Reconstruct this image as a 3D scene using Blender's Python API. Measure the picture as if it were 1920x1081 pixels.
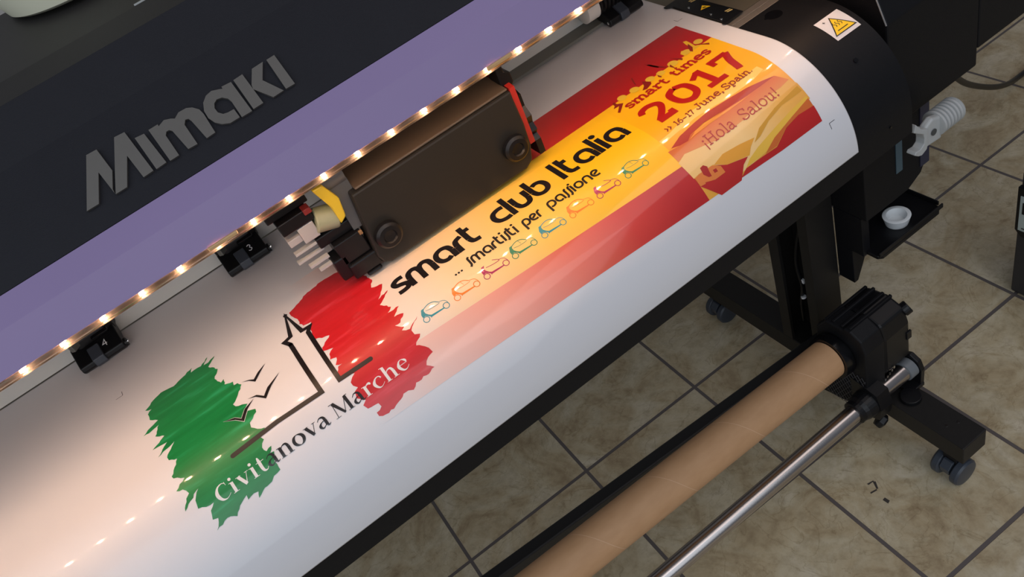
import bpy, bmesh, math, random
from mathutils import Vector, Matrix
from math import sin, cos, pi, radians, hypot, atan2

S = bpy.context.scene
for o in list(bpy.data.objects):
    bpy.data.objects.remove(o, do_unlink=True)

# ------------------------------------------------------------------ camera
RIGHT = (0.7940476535573671, -0.5104651779402981, -0.33002064479426063)
DOWN = (-0.5730957338888962, -0.4477286333471296, -0.6863675040963545)
FWD = (0.202607017840911, 0.7341419297325902, -0.648063286516156)
cam = bpy.data.cameras.new('camera')
cam.sensor_width = 36.0
cam.lens = 36.0 * 1527.19 / 1920.0
cam.clip_start = 0.02
cam_o = bpy.data.objects.new('camera', cam)
S.collection.objects.link(cam_o)
m = Matrix.Identity(4)
for i in range(3):
    m[i][0] = RIGHT[i]; m[i][1] = -DOWN[i]; m[i][2] = -FWD[i]
m[2][3] = 1.58
cam_o.matrix_world = m
S.camera = cam_o

# ------------------------------------------------------------------ world, lights, exposure
S.view_settings.view_transform = 'Standard'
S.view_settings.look = 'None'
S.view_settings.gamma = 1.0
S.view_settings.use_curve_mapping = False
S.view_settings.exposure = 0.0
W = bpy.data.worlds.new('world'); S.world = W
W.use_nodes = True
bg = W.node_tree.nodes['Background']
bg.inputs[0].default_value = (0.80, 0.86, 1.0, 1)
bg.inputs[1].default_value = 0.12

def area(name, loc, target, sx, sy, power, col):
    l = bpy.data.lights.new(name, 'AREA'); l.shape = 'RECTANGLE'
    l.size = sx; l.size_y = sy; l.energy = power; l.color = col
    o = bpy.data.objects.new(name, l); S.collection.objects.link(o)
    o.location = loc
    o.rotation_euler = (Vector(target) - Vector(loc)).to_track_quat('-Z', 'Y').to_euler()
    return o
area('window_light', (-1.6, -2.6, 3.5), (0.3, 0.9, 0.8), 8.4, 5.6, 166, (0.84, 0.92, 1.0))
area('ceiling_light', (1.4, -0.2, 2.9), (1.3, -0.1, 0.0), 2.6, 0.9, 11, (1.0, 0.88, 0.84))

# ------------------------------------------------------------------ helpers
def sset(o, kind=None, label=None, cat=None, group=None):
    if kind: o['kind'] = kind
    if label: o['label'] = label
    if cat: o['category'] = cat
    if group: o['group'] = group
    return o

def empty(name, loc, label, cat, group=None):
    o = bpy.data.objects.new(name, None); S.collection.objects.link(o)
    o.location = loc; o.empty_display_size = 0.05
    sset(o, None, label, cat, group)
    return o

def child(o, parent):
    if parent is not None:
        o.parent = parent
        o.matrix_parent_inverse = Matrix.Translation(parent.location).inverted() if parent.type == 'EMPTY' and parent.parent is None else Matrix.Identity(4)
    return o

MATS = {}
SPEC = {'textured_cover_plastic': .22, 'top_cover_plastic': .3, 'black_powder_coat': .22, 'stand_paint': .3, 'black_satin_plastic': .35, 'carriage_cover': .3}
def mat(name, col, rough=0.5, metal=0.0, noise=0.0, nscale=40.0, bump=0.0, bscale=300.0, coat=0.0, spec=0.5, emis=None, estr=0.0, coatr=0.05):
    if name in MATS: return MATS[name]
    M = bpy.data.materials.new(name); M.use_nodes = True
    N = M.node_tree.nodes; L = M.node_tree.links
    P = N['Principled BSDF']
    P.inputs['Roughness'].default_value = rough
    P.inputs['Metallic'].default_value = metal
    P.inputs['Specular IOR Level'].default_value = SPEC.get(name, spec)
    P.inputs['Coat Weight'].default_value = coat
    P.inputs['Coat Roughness'].default_value = coatr
    c = (col[0], col[1], col[2], 1)
    tc = N.new('ShaderNodeTexCoord')
    nz = N.new('ShaderNodeTexNoise'); nz.inputs['Scale'].default_value = nscale; nz.inputs['Detail'].default_value = 4
    L.new(tc.outputs['Object'], nz.inputs['Vector'])
    mx = N.new('ShaderNodeMix'); mx.data_type = 'RGBA'
    k = 1 - noise
    mx.inputs[6].default_value = (c[0]*k, c[1]*k, c[2]*k, 1); mx.inputs[7].default_value = (min(1, c[0]*(1+noise)), min(1, c[1]*(1+noise)), min(1, c[2]*(1+noise)), 1)
    L.new(nz.outputs[0], mx.inputs[0]); L.new(mx.outputs[2], P.inputs['Base Color'])
    if bump > 0:
        n2 = N.new('ShaderNodeTexNoise'); n2.inputs['Scale'].default_value = bscale
        L.new(tc.outputs['Object'], n2.inputs['Vector'])
        b = N.new('ShaderNodeBump'); b.inputs['Strength'].default_value = bump; b.inputs['Distance'].default_value = 0.001
        L.new(n2.outputs[0], b.inputs['Height']); L.new(b.outputs[0], P.inputs['Normal'])
    if emis:
        P.inputs['Emission Color'].default_value = (*emis, 1); P.inputs['Emission Strength'].default_value = estr
    MATS[name] = M
    return M

def link(name, bm, material, parent=None, smooth=False, bevel=0.0, seg=2, label=None):
    me = bpy.data.meshes.new(name)
    bm.normal_update()
    bm.to_mesh(me); bm.free()
    me.materials.append(material)
    if smooth:
        me.polygons.foreach_set('use_smooth', [True] * len(me.polygons))
        me.set_sharp_from_angle(angle=radians(35))
    o = bpy.data.objects.new(name, me); S.collection.objects.link(o)
    if bevel > 0:
        b = o.modifiers.new('bevel', 'BEVEL'); b.width = bevel; b.segments = seg; b.limit_method = 'ANGLE'; b.angle_limit = radians(40)
    if parent is not None: child(o, parent)
    if label: o['label'] = label
    return o

def box(bm, x0, x1, y0, y1, z0, z1):
    v = [bm.verts.new((x, y, z)) for x in (x0, x1) for y in (y0, y1) for z in (z0, z1)]
    for f in ((0,1,3,2),(4,6,7,5),(0,4,5,1),(2,3,7,6),(0,2,6,4),(1,5,7,3)):
        bm.faces.new([v[i] for i in f])
    return v

def prism(bm, pts, axis, a, b):
    """extrude a 2-D polygon along an axis from a to b. axis 0: pts are (y,z); 1: (x,z); 2: (x,y)"""
    def P(p, t):
        return (t, p[0], p[1]) if axis == 0 else ((p[0], t, p[1]) if axis == 1 else (p[0], p[1], t))
    A = [bm.verts.new(P(p, a)) for p in pts]; B = [bm.verts.new(P(p, b)) for p in pts]
    n = len(pts)
    bm.faces.new(A); bm.faces.new(B[::-1])
    for i in range(n):
        j = (i + 1) % n
        bm.faces.new((A[i], B[i], B[j], A[j]))
    bmesh.ops.recalc_face_normals(bm, faces=bm.faces)

def frame(d):
    d = Vector(d).normalized()
    u = d.orthogonal().normalized()
    return u, d.cross(u)

def lathe(bm, origin, d, prof, n=32, caps=True, a0=0.0):
    """prof: list of (t along axis, radius)"""
    d = Vector(d).normalized(); u, w = frame(d); o = Vector(origin)
    rings = []
    for t, r in prof:
        rings.append([bm.verts.new(o + d*t + (u*cos(a0+2*pi*k/n) + w*sin(a0+2*pi*k/n))*r) for k in range(n)])
    for a, b in zip(rings, rings[1:]):
        for k in range(n):
            bm.faces.new((a[k], a[(k+1) % n], b[(k+1) % n], b[k]))
    if caps:
        bm.faces.new(rings[0][::-1]); bm.faces.new(rings[-1])

def cyl(bm, a, b, r, n=24, r2=None):
    a = Vector(a); b = Vector(b)
    lathe(bm, a, b - a, [(0, r), ((b-a).length, r if r2 is None else r2)], n)

def tube(bm, pts, r, n=10):
    pts = [Vector(p) for p in pts]
    rings = []; u = None
    for i, p in enumerate(pts):
        d = (pts[min(i+1, len(pts)-1)] - pts[max(i-1, 0)]).normalized()
        if u is None: u = d.orthogonal().normalized()
        u = (u - d*u.dot(d)).normalized(); w = d.cross(u)
        rings.append([bm.verts.new(p + (u*cos(2*pi*k/n) + w*sin(2*pi*k/n))*r) for k in range(n)])
    for a, b in zip(rings, rings[1:]):
        for k in range(n): bm.faces.new((a[k], a[(k+1) % n], b[(k+1) % n], b[k]))
    bm.faces.new(rings[0][::-1]); bm.faces.new(rings[-1])

def catmull(P, n=6):
    if len(P) < 3: return P
    out = []
    for i in range(len(P)-1):
        p0 = P[max(i-1, 0)]; p1 = P[i]; p2 = P[i+1]; p3 = P[min(i+2, len(P)-1)]
        for k in range(n):
            t = k/n
            out.append(tuple(0.5*((2*p1[j]) + (-p0[j]+p2[j])*t + (2*p0[j]-5*p1[j]+4*p2[j]-p3[j])*t*t + (-p0[j]+3*p1[j]-3*p2[j]+p3[j])*t**3) for j in range(len(p1))))
    out.append(P[-1])
    return out

# ------------------------------------------------------------------ the curved print surface
ZT, YC, RR = 0.95, 0.830, 0.148          # flat height, start of the bend, bend radius
V1 = 0.998 - YC
V2 = V1 + RR*pi/2
def surf(u, v, h=0.0):
    """u = metres across the sheet, v = metres along the sheet from the rear crop mark, h = height over the sheet"""
    if v <= V1: return (u, 0.998 - v, ZT + h)
    if v <= V2:
        t = (v - V1)/RR
        return (u, YC - (RR+h)*sin(t), ZT - RR + (RR+h)*cos(t))
    return (u, YC - RR - h, ZT - RR - (v - V2))

def uncross(P):
    """cut away small loops where a traced outline crosses itself"""
    P = list(P); again = True; guard = 0
    while again and guard < 60:
        again = False; guard += 1; n = len(P)
        for i in range(n):
            a, b = P[i], P[(i+1) % n]
            for j in range(i+2, n):
                if i == 0 and j == n-1: continue
                c, d = P[j], P[(j+1) % n]
                r = (b[0]-a[0], b[1]-a[1]); q = (d[0]-c[0], d[1]-c[1])
                den = r[0]*q[1]-r[1]*q[0]
                if abs(den) < 1e-14: continue
                t = ((c[0]-a[0])*q[1]-(c[1]-a[1])*q[0])/den; u = ((c[0]-a[0])*r[1]-(c[1]-a[1])*r[0])/den
                if 1e-9 < t < 1-1e-9 and 1e-9 < u < 1-1e-9:
                    X = (a[0]+r[0]*t, a[1]+r[1]*t)
                    P = P[:i+1]+[X]+P[j+1:] if (j-i) <= n/2 else [X]+P[i+1:j+1]
                    again = True; break
            if again: break
    return P

class Ink:
    """flat shapes laid out on the unrolled sheet, then wrapped on to it"""
    def __init__(s): s.bm = bmesh.new(); s.uv = s.bm.loops.layers.uv.new('UVMap'); s.n = 0
    def lift(s): s.n += 1; return (s.n % 9)*6e-6
    def poly(s, pts):
        from mathutils.geometry import tessellate_polygon
        pts = uncross(pts)
        z = s.lift(); vs = [s.bm.verts.new((p[0], p[1], z)) for p in pts]
        for t in tessellate_polygon([[Vector((p[0], p[1], 0)) for p in pts]]):
            a, b, c = (vs[k] for k in t)
            if ((b.co-a.co).cross(c.co-a.co)).length < 1e-10: continue
            try: s.bm.faces.new((a, b, c))
            except ValueError: pass
        return s
    def stroke(s, pts, w=None, closed=False):
        """pts: (x, y) with constant width w or (x, y, w)"""
        P = [(p[0], p[1], p[2] if len(p) > 2 else w) for p in pts]
        n = len(P); Lf = []; Rt = []; z = s.lift()
        for i in range(n):
            if closed: a = P[i-1]; c = P[(i+1) % n]
            else: a = P[max(i-1, 0)]; c = P[min(i+1, n-1)]
            b = P[i]
            d1 = Vector((b[0]-a[0], b[1]-a[1])); d2 = Vector((c[0]-b[0], c[1]-b[1]))
            if d1.length < 1e-9: d1 = d2
            if d2.length < 1e-9: d2 = d1
            d1.normalize(); d2.normalize()
            t = d1 + d2
            t = t.normalized() if t.length > 1e-6 else d1
            nrm = Vector((-t.y, t.x)); k = max(0.45, abs(nrm.dot(Vector((-d1.y, d1.x)))))
            q = nrm * (b[2]/2/k)
            Lf.append(s.bm.verts.new((b[0]+q.x, b[1]+q.y, z))); Rt.append(s.bm.verts.new((b[0]-q.x, b[1]-q.y, z)))
        for i in range(n if closed else n-1):
            j = (i+1) % n
            try: s.bm.faces.new((Lf[i], Rt[i], Rt[j], Lf[j]))
            except ValueError: pass
        return s
    def disc(s, x, y, r, n=16, ry=None):
        z = s.lift(); vs = [s.bm.verts.new((x+r*cos(2*pi*k/n), y+(ry or r)*sin(2*pi*k/n), z)) for k in range(n)]
        s.bm.faces.new(vs); return s
    def build(s, name, material, parent, h, fn=surf, step=0.004, label=None):
        bm = s.bm
        ys = [v.co.y for v in bm.verts]
        y = max(V1, min(ys)) ; y = V1 + math.ceil((y-V1)/step)*step
        while fn is surf and y < min(max(ys), V2+step):
            bmesh.ops.bisect_plane(bm, geom=bm.verts[:]+bm.edges[:]+bm.faces[:], plane_co=(0, y, 0), plane_no=(0, 1, 0), dist=1e-7)
            y += step
        for f in bm.faces:
            if f.normal.z == 0: f.normal_update()
            for l in f.loops: l[s.uv].uv = (l.vert.co.x, l.vert.co.y)
        # unrolled v runs towards the viewer, so faces are flipped to point away from the sheet
        for f in list(bm.faces):
            f.normal_update()
            if f.normal.z > 0: f.normal_flip()
        for v in bm.verts: v.co = Vector(fn(v.co.x, v.co.y, h + v.co.z))
        o = link(name, bm, material, parent, smooth=True)
        if label: o['label'] = label
        return o

# ------------------------------------------------------------------ lettering: strokes in units of the x-height
def sm(*p): return ('s', p)
def ln(*p): return ('l', p)
ROUND = {  # geometric rounded sans: (advance, strokes); stem width .22
 's': (.80, [sm((.70,.89),(.38,.89),(.14,.76),(.20,.58),(.45,.50),(.68,.38),(.66,.18),(.42,.11),(.08,.11))]),
 'm': (1.58,[ln((.11,0),(.11,.5)), sm((.11,.5),(.19,.78),(.45,.89),(.68,.78),(.74,.5)), ln((.74,.5),(.74,0)), sm((.74,.5),(.82,.78),(1.06,.89),(1.30,.78),(1.37,.5)), ln((1.37,.5),(1.37,0))]),
 'a': (1.14,[ln((.95,0),(.95,.5)), sm((.95,.5),(.84,.79),(.53,.89),(.22,.78),(.11,.5),(.22,.22),(.50,.11),(.74,.19))]),
 'r': (.66, [ln((.11,0),(.11,.45)), sm((.11,.45),(.20,.77),(.56,.89))]),
 't': (.74, [ln((.11,1.38),(.11,.42)), sm((.11,.42),(.22,.17),(.58,.11)), ln((.0,1.02),(.48,1.02))]),
 'C': (1.0, [sm((.90,.87),(.58,.89),(.24,.78),(.11,.5),(.24,.22),(.58,.11),(.90,.13))]),
 'l': (.36, [ln((.11,0),(.11,1.4))]),
 'u': (1.12,[ln((.11,1),(.11,.5)), sm((.11,.5),(.22,.2),(.5,.11),(.78,.2),(.89,.5)), ln((.89,.5),(.89,1))]),
 'b': (1.12,[ln((.11,1.4),(.11,.5)), sm((.11,.5),(.22,.22),(.52,.11),(.84,.22),(.95,.5),(.84,.79),(.56,.89),(.32,.83))]),
 'I': (.40, [ln((.11,0),(.11,1.4))]),
 'i': (.36, [ln((.11,0),(.11,1)), ('d', ((.11,1.28),))]),
 'p': (1.12,[ln((.11,-.4),(.11,.5)), sm((.11,.5),(.22,.79),(.52,.89),(.84,.78),(.95,.5),(.84,.22),(.56,.11),(.30,.15))]),
 'e': (1.06,[sm((.90,.13),(.58,.11),(.24,.22),(.11,.5),(.24,.78),(.54,.89),(.83,.76),(.80,.55)), ln((.83,.60),(.30,.40))]),
 'o': (1.12,[sm((.53,.89),(.84,.78),(.95,.5),(.84,.22),(.53,.11),(.22,.22),(.11,.5),(.22,.78),(.53,.89))]),
 'n': (1.10,[ln((.11,0),(.11,.5)), sm((.11,.5),(.20,.78),(.5,.89),(.80,.78),(.89,.5)), ln((.89,.5),(.89,0))]),
 'f': (.50, [sm((.48,1.08),(.28,.95),(.26,.55),(.22,.1),(.02,-.12))]),
}
SLAB = {  # slab serif; stem width given by caller; serifs are explicit bars of .6 width
 's': (.80,[sm((.68,.70),(.62,.90),(.36,.95),(.12,.80),(.20,.58),(.52,.46),(.68,.28),(.52,.07),(.24,.05),(.08,.25))]),
 'm': (1.50,[ln((.22,0),(.22,.93)), ln((.04,.93),(.22,.93)), sm((.22,.62),(.36,.88),(.56,.94),(.72,.78),(.74,.5)), ln((.74,.5),(.74,0)), sm((.74,.62),(.90,.88),(1.08,.94),(1.24,.78),(1.26,.5)), ln((1.26,.5),(1.26,0)), ln((.04,.06),(.42,.06)), ln((.58,.06),(.92,.06)), ln((1.10,.06),(1.46,.06))]),
 'a': (.95,[sm((.14,.76),(.34,.94),(.58,.92),(.70,.70)), ln((.70,.70),(.70,.06)), ln((.70,.06),(.92,.06)), sm((.70,.55),(.36,.54),(.12,.36),(.16,.10),(.42,.04),(.70,.22))]),
 'r': (.80,[ln((.24,0),(.24,.93)), ln((.04,.93),(.24,.93)), ln((.04,.06),(.48,.06)), sm((.24,.58),(.40,.88),(.66,.92),(.72,.70))]),
 't': (.70,[sm((.26,1.30),(.26,.40),(.32,.10),(.52,.05),(.64,.16)), ln((.04,.93),(.58,.93))]),
 'i': (.54,[ln((.27,0),(.27,.93)), ln((.06,.93),(.27,.93)), ln((.04,.06),(.50,.06)), ('d', ((.25,1.28),))]),
 'e': (.95,[sm((.84,.20),(.60,.04),(.32,.08),(.12,.34),(.14,.70),(.40,.95),(.70,.88),(.84,.54)), ln((.84,.54),(.14,.54))]),
 'J': (.85,[sm((.58,1.34),(.58,.50),(.52,.12),(.26,.04),(.08,.22),(.08,.42)), ln((.32,1.34),(.80,1.34))]),
 'u': (1.10,[sm((.24,.93),(.24,.36),(.34,.08),(.58,.06),(.80,.34)), ln((.80,.93),(.80,.06)), ln((.80,.06),(1.02,.06)), ln((.04,.93),(.24,.93)), ln((.62,.93),(.80,.93))]),
 'n': (1.10,[ln((.24,0),(.24,.93)), ln((.04,.93),(.24,.93)), sm((.24,.62),(.42,.90),(.64,.94),(.80,.78),(.82,.5)), ln((.82,.5),(.82,0)), ln((.04,.06),(.46,.06)), ln((.64,.06),(1.04,.06))]),
 ',': (.40,[sm((.20,.12),(.24,-.05),(.10,-.28)), ('d', ((.18,.10),))]),
 '.': (.40,[('d', ((.18,.10),))]),
 'S': (1.05,[sm((.86,1.02),(.82,1.26),(.52,1.40),(.18,1.28),(.16,.94),(.50,.72),(.86,.52),(.90,.20),(.60,.03),(.28,.06),(.12,.34)), ln((.88,1.00),(.88,1.38)), ln((.11,.06),(.11,.36))]),
 'p': (1.08,[ln((.24,-.42),(.24,.93)), ln((.04,.93),(.24,.93)), ln((.04,-.40),(.46,-.40)), sm((.24,.66),(.46,.94),(.78,.88),(.92,.5),(.78,.10),(.46,.05),(.24,.28))]),
 '1': (.80,[ln((.42,.03),(.42,1.36)), ln((.12,1.16),(.42,1.36)), ln((.10,.06),(.76,.06))]),
 '6': (.95,[sm((.76,1.28),(.46,1.20),(.20,.88),(.12,.45),(.28,.08),(.56,.03),(.80,.22),(.80,.60),(.56,.80),(.28,.72),(.14,.50))]),
 '7': (.90,[ln((.10,1.06),(.10,1.32),(.82,1.32)), sm((.82,1.32),(.56,.70),(.40,.0))]),
 '-': (1.10,[ln((.10,.50),(1.0,.50))]),
 '>': (.62,[ln((.08,.90),(.42,.50),(.08,.10))]),
 '^': (.50,[ln((.22,-.38),(.22,.60)), ('d', ((.22,.90),))]),
 '!': (.50,[ln((.24,1.42),(.24,.42)), ('d', ((.24,.10),))]),
 'H': (1.45,[ln((.30,0),(.30,1.38)), ln((1.12,0),(1.12,1.38)), ln((.30,.72),(1.12,.72)), ln((.06,.05),(.54,.05)), ln((.88,.05),(1.36,.05)), ln((.06,1.34),(.54,1.34)), ln((.88,1.34),(1.36,1.34))]),
 'o': (1.08,[sm((.52,.95),(.80,.82),(.93,.5),(.80,.16),(.52,.04),(.24,.16),(.11,.5),(.24,.82),(.52,.95))]),
 'l': (.60,[ln((.30,0),(.30,1.44)), ln((.08,1.42),(.30,1.42)), ln((.05,.05),(.55,.05))]),
}
# high-contrast serif: points carry their own width
SERIF = {
 'C': (1.12,[sm((.98,1.20,.05),(.74,1.34,.07),(.36,1.18,.16),(.16,.68,.30),(.32,.16,.20),(.66,.02,.06),(1.04,.24,.03)), ln((.96,1.34,.04),(.98,1.02,.04))]),
 'i': (.62,[ln((.28,0,.26),(.28,.94,.26)), ln((.06,.93,.05),(.28,.93,.05)), ln((.06,.02,.04),(.52,.02,.04)), ('d', ((.26,1.25),))]),
 'v': (1.06,[ln((.22,.96,.28),(.56,.05,.26)), ln((.56,.05,.05),(.90,.96,.05)), ln((.02,.96,.04),(.42,.96,.04)), ln((.74,.96,.04),(1.04,.96,.04))]),
 't': (.72,[sm((.30,1.36,.10),(.30,1.0,.26),(.30,.36,.26),(.38,.08,.18),(.58,.04,.06),(.72,.20,.03)), ln((.04,.94,.05),(.66,.94,.05))]),
 'a': (1.0,[sm((.12,.76,.05),(.34,.96,.08),(.60,.88,.20),(.68,.62,.26)), ln((.68,.62,.26),(.68,.10,.26)), sm((.68,.10,.2),(.80,.03,.10),(.96,.12,.03)), sm((.62,.58,.05),(.30,.50,.10),(.14,.26,.24),(.30,.04,.12),(.60,.20,.04))]),
 'n': (1.24,[ln((.28,0,.26),(.28,.94,.26)), ln((.04,.93,.05),(.28,.93,.05)), sm((.30,.66,.04),(.52,.92,.08),(.80,.92,.18),(.90,.62,.26)), ln((.90,.62,.26),(.90,0,.26)), ln((.06,.02,.04),(.50,.02,.04)), ln((.68,.02,.04),(1.14,.02,.04))]),
 'o': (1.10,[sm((.52,.97,.06),(.82,.80,.22),(.92,.5,.28),(.80,.18,.22),(.52,.03,.06),(.24,.20,.22),(.14,.5,.28),(.24,.82,.22),(.52,.97,.06))]),
 'M': (1.70,[ln((.32,1.36,.05),(.24,0,.05)), ln((.34,1.34,.30),(.88,.08,.20)), ln((.88,.08,.05),(1.34,1.34,.05)), ln((1.38,1.36,.28),(1.42,0,.28)), ln((.04,1.36,.05),(.40,1.36,.05)), ln((.04,.02,.04),(.46,.02,.04)), ln((1.14,.02,.04),(1.66,.02,.04)), ln((1.34,1.36,.05),(1.62,1.36,.05))]),
 'r': (.86,[ln((.28,0,.26),(.28,.94,.26)), ln((.04,.93,.05),(.28,.93,.05)), ln((.06,.02,.04),(.52,.02,.04)), sm((.30,.64,.04),(.46,.90,.08),(.70,.94,.20),(.78,.80,.12))]),
 'c': (.98,[sm((.84,.74,.14),(.70,.95,.08),(.40,.90,.12),(.15,.52,.27),(.32,.10,.16),(.58,.03,.05),(.90,.24,.03))]),
 'h': (1.24,[ln((.28,0,.26),(.28,1.42,.26)), ln((.04,1.42,.05),(.28,1.42,.05)), sm((.30,.66,.04),(.52,.92,.08),(.80,.92,.18),(.90,.62,.26)), ln((.90,.62,.26),(.90,0,.26)), ln((.06,.02,.04),(.50,.02,.04)), ln((.68,.02,.04),(1.14,.02,.04))]),
 'e': (1.0,[sm((.90,.24,.03),(.62,.03,.06),(.34,.08,.16),(.14,.50,.27),(.32,.90,.12),(.58,.97,.06),(.80,.78,.20),(.84,.60,.10)), ln((.86,.56,.05),(.16,.56,.05))]),
}
def write(ink, text, font, u0, u1, base, xh, w=.22, gap=.0):
    """lay a word from u0 to u1 with its baseline at v=base (v grows downwards)"""
    adv = sum(font[c][0] + gap if c != ' ' else .55 for c in text)
    k = (u1-u0)/adv; x = u0
    for c in text:
        if c == ' ': x += .55*k; continue
        a, st = font[c]
        for kind, pts in st:
            if kind == 'd':
                px, py = pts[0]; ink.disc(x+px*k, base-py*xh, max(w, .2)*.62*xh, 14); continue
            P = []
            for p in pts:
                ww = (p[2] if len(p) > 2 else w)*xh
                P.append((x+p[0]*k, base-p[1]*xh, ww))
            if kind == 's':
                closed = P[0] == P[-1]
                if closed:
                    Q = catmull([P[-2]]+P+[P[1]], 5)[5:-6]; ink.stroke(Q, closed=True); continue
                P = catmull(P, 6)
            ink.stroke(P)
        x += (a+gap)*k

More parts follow.
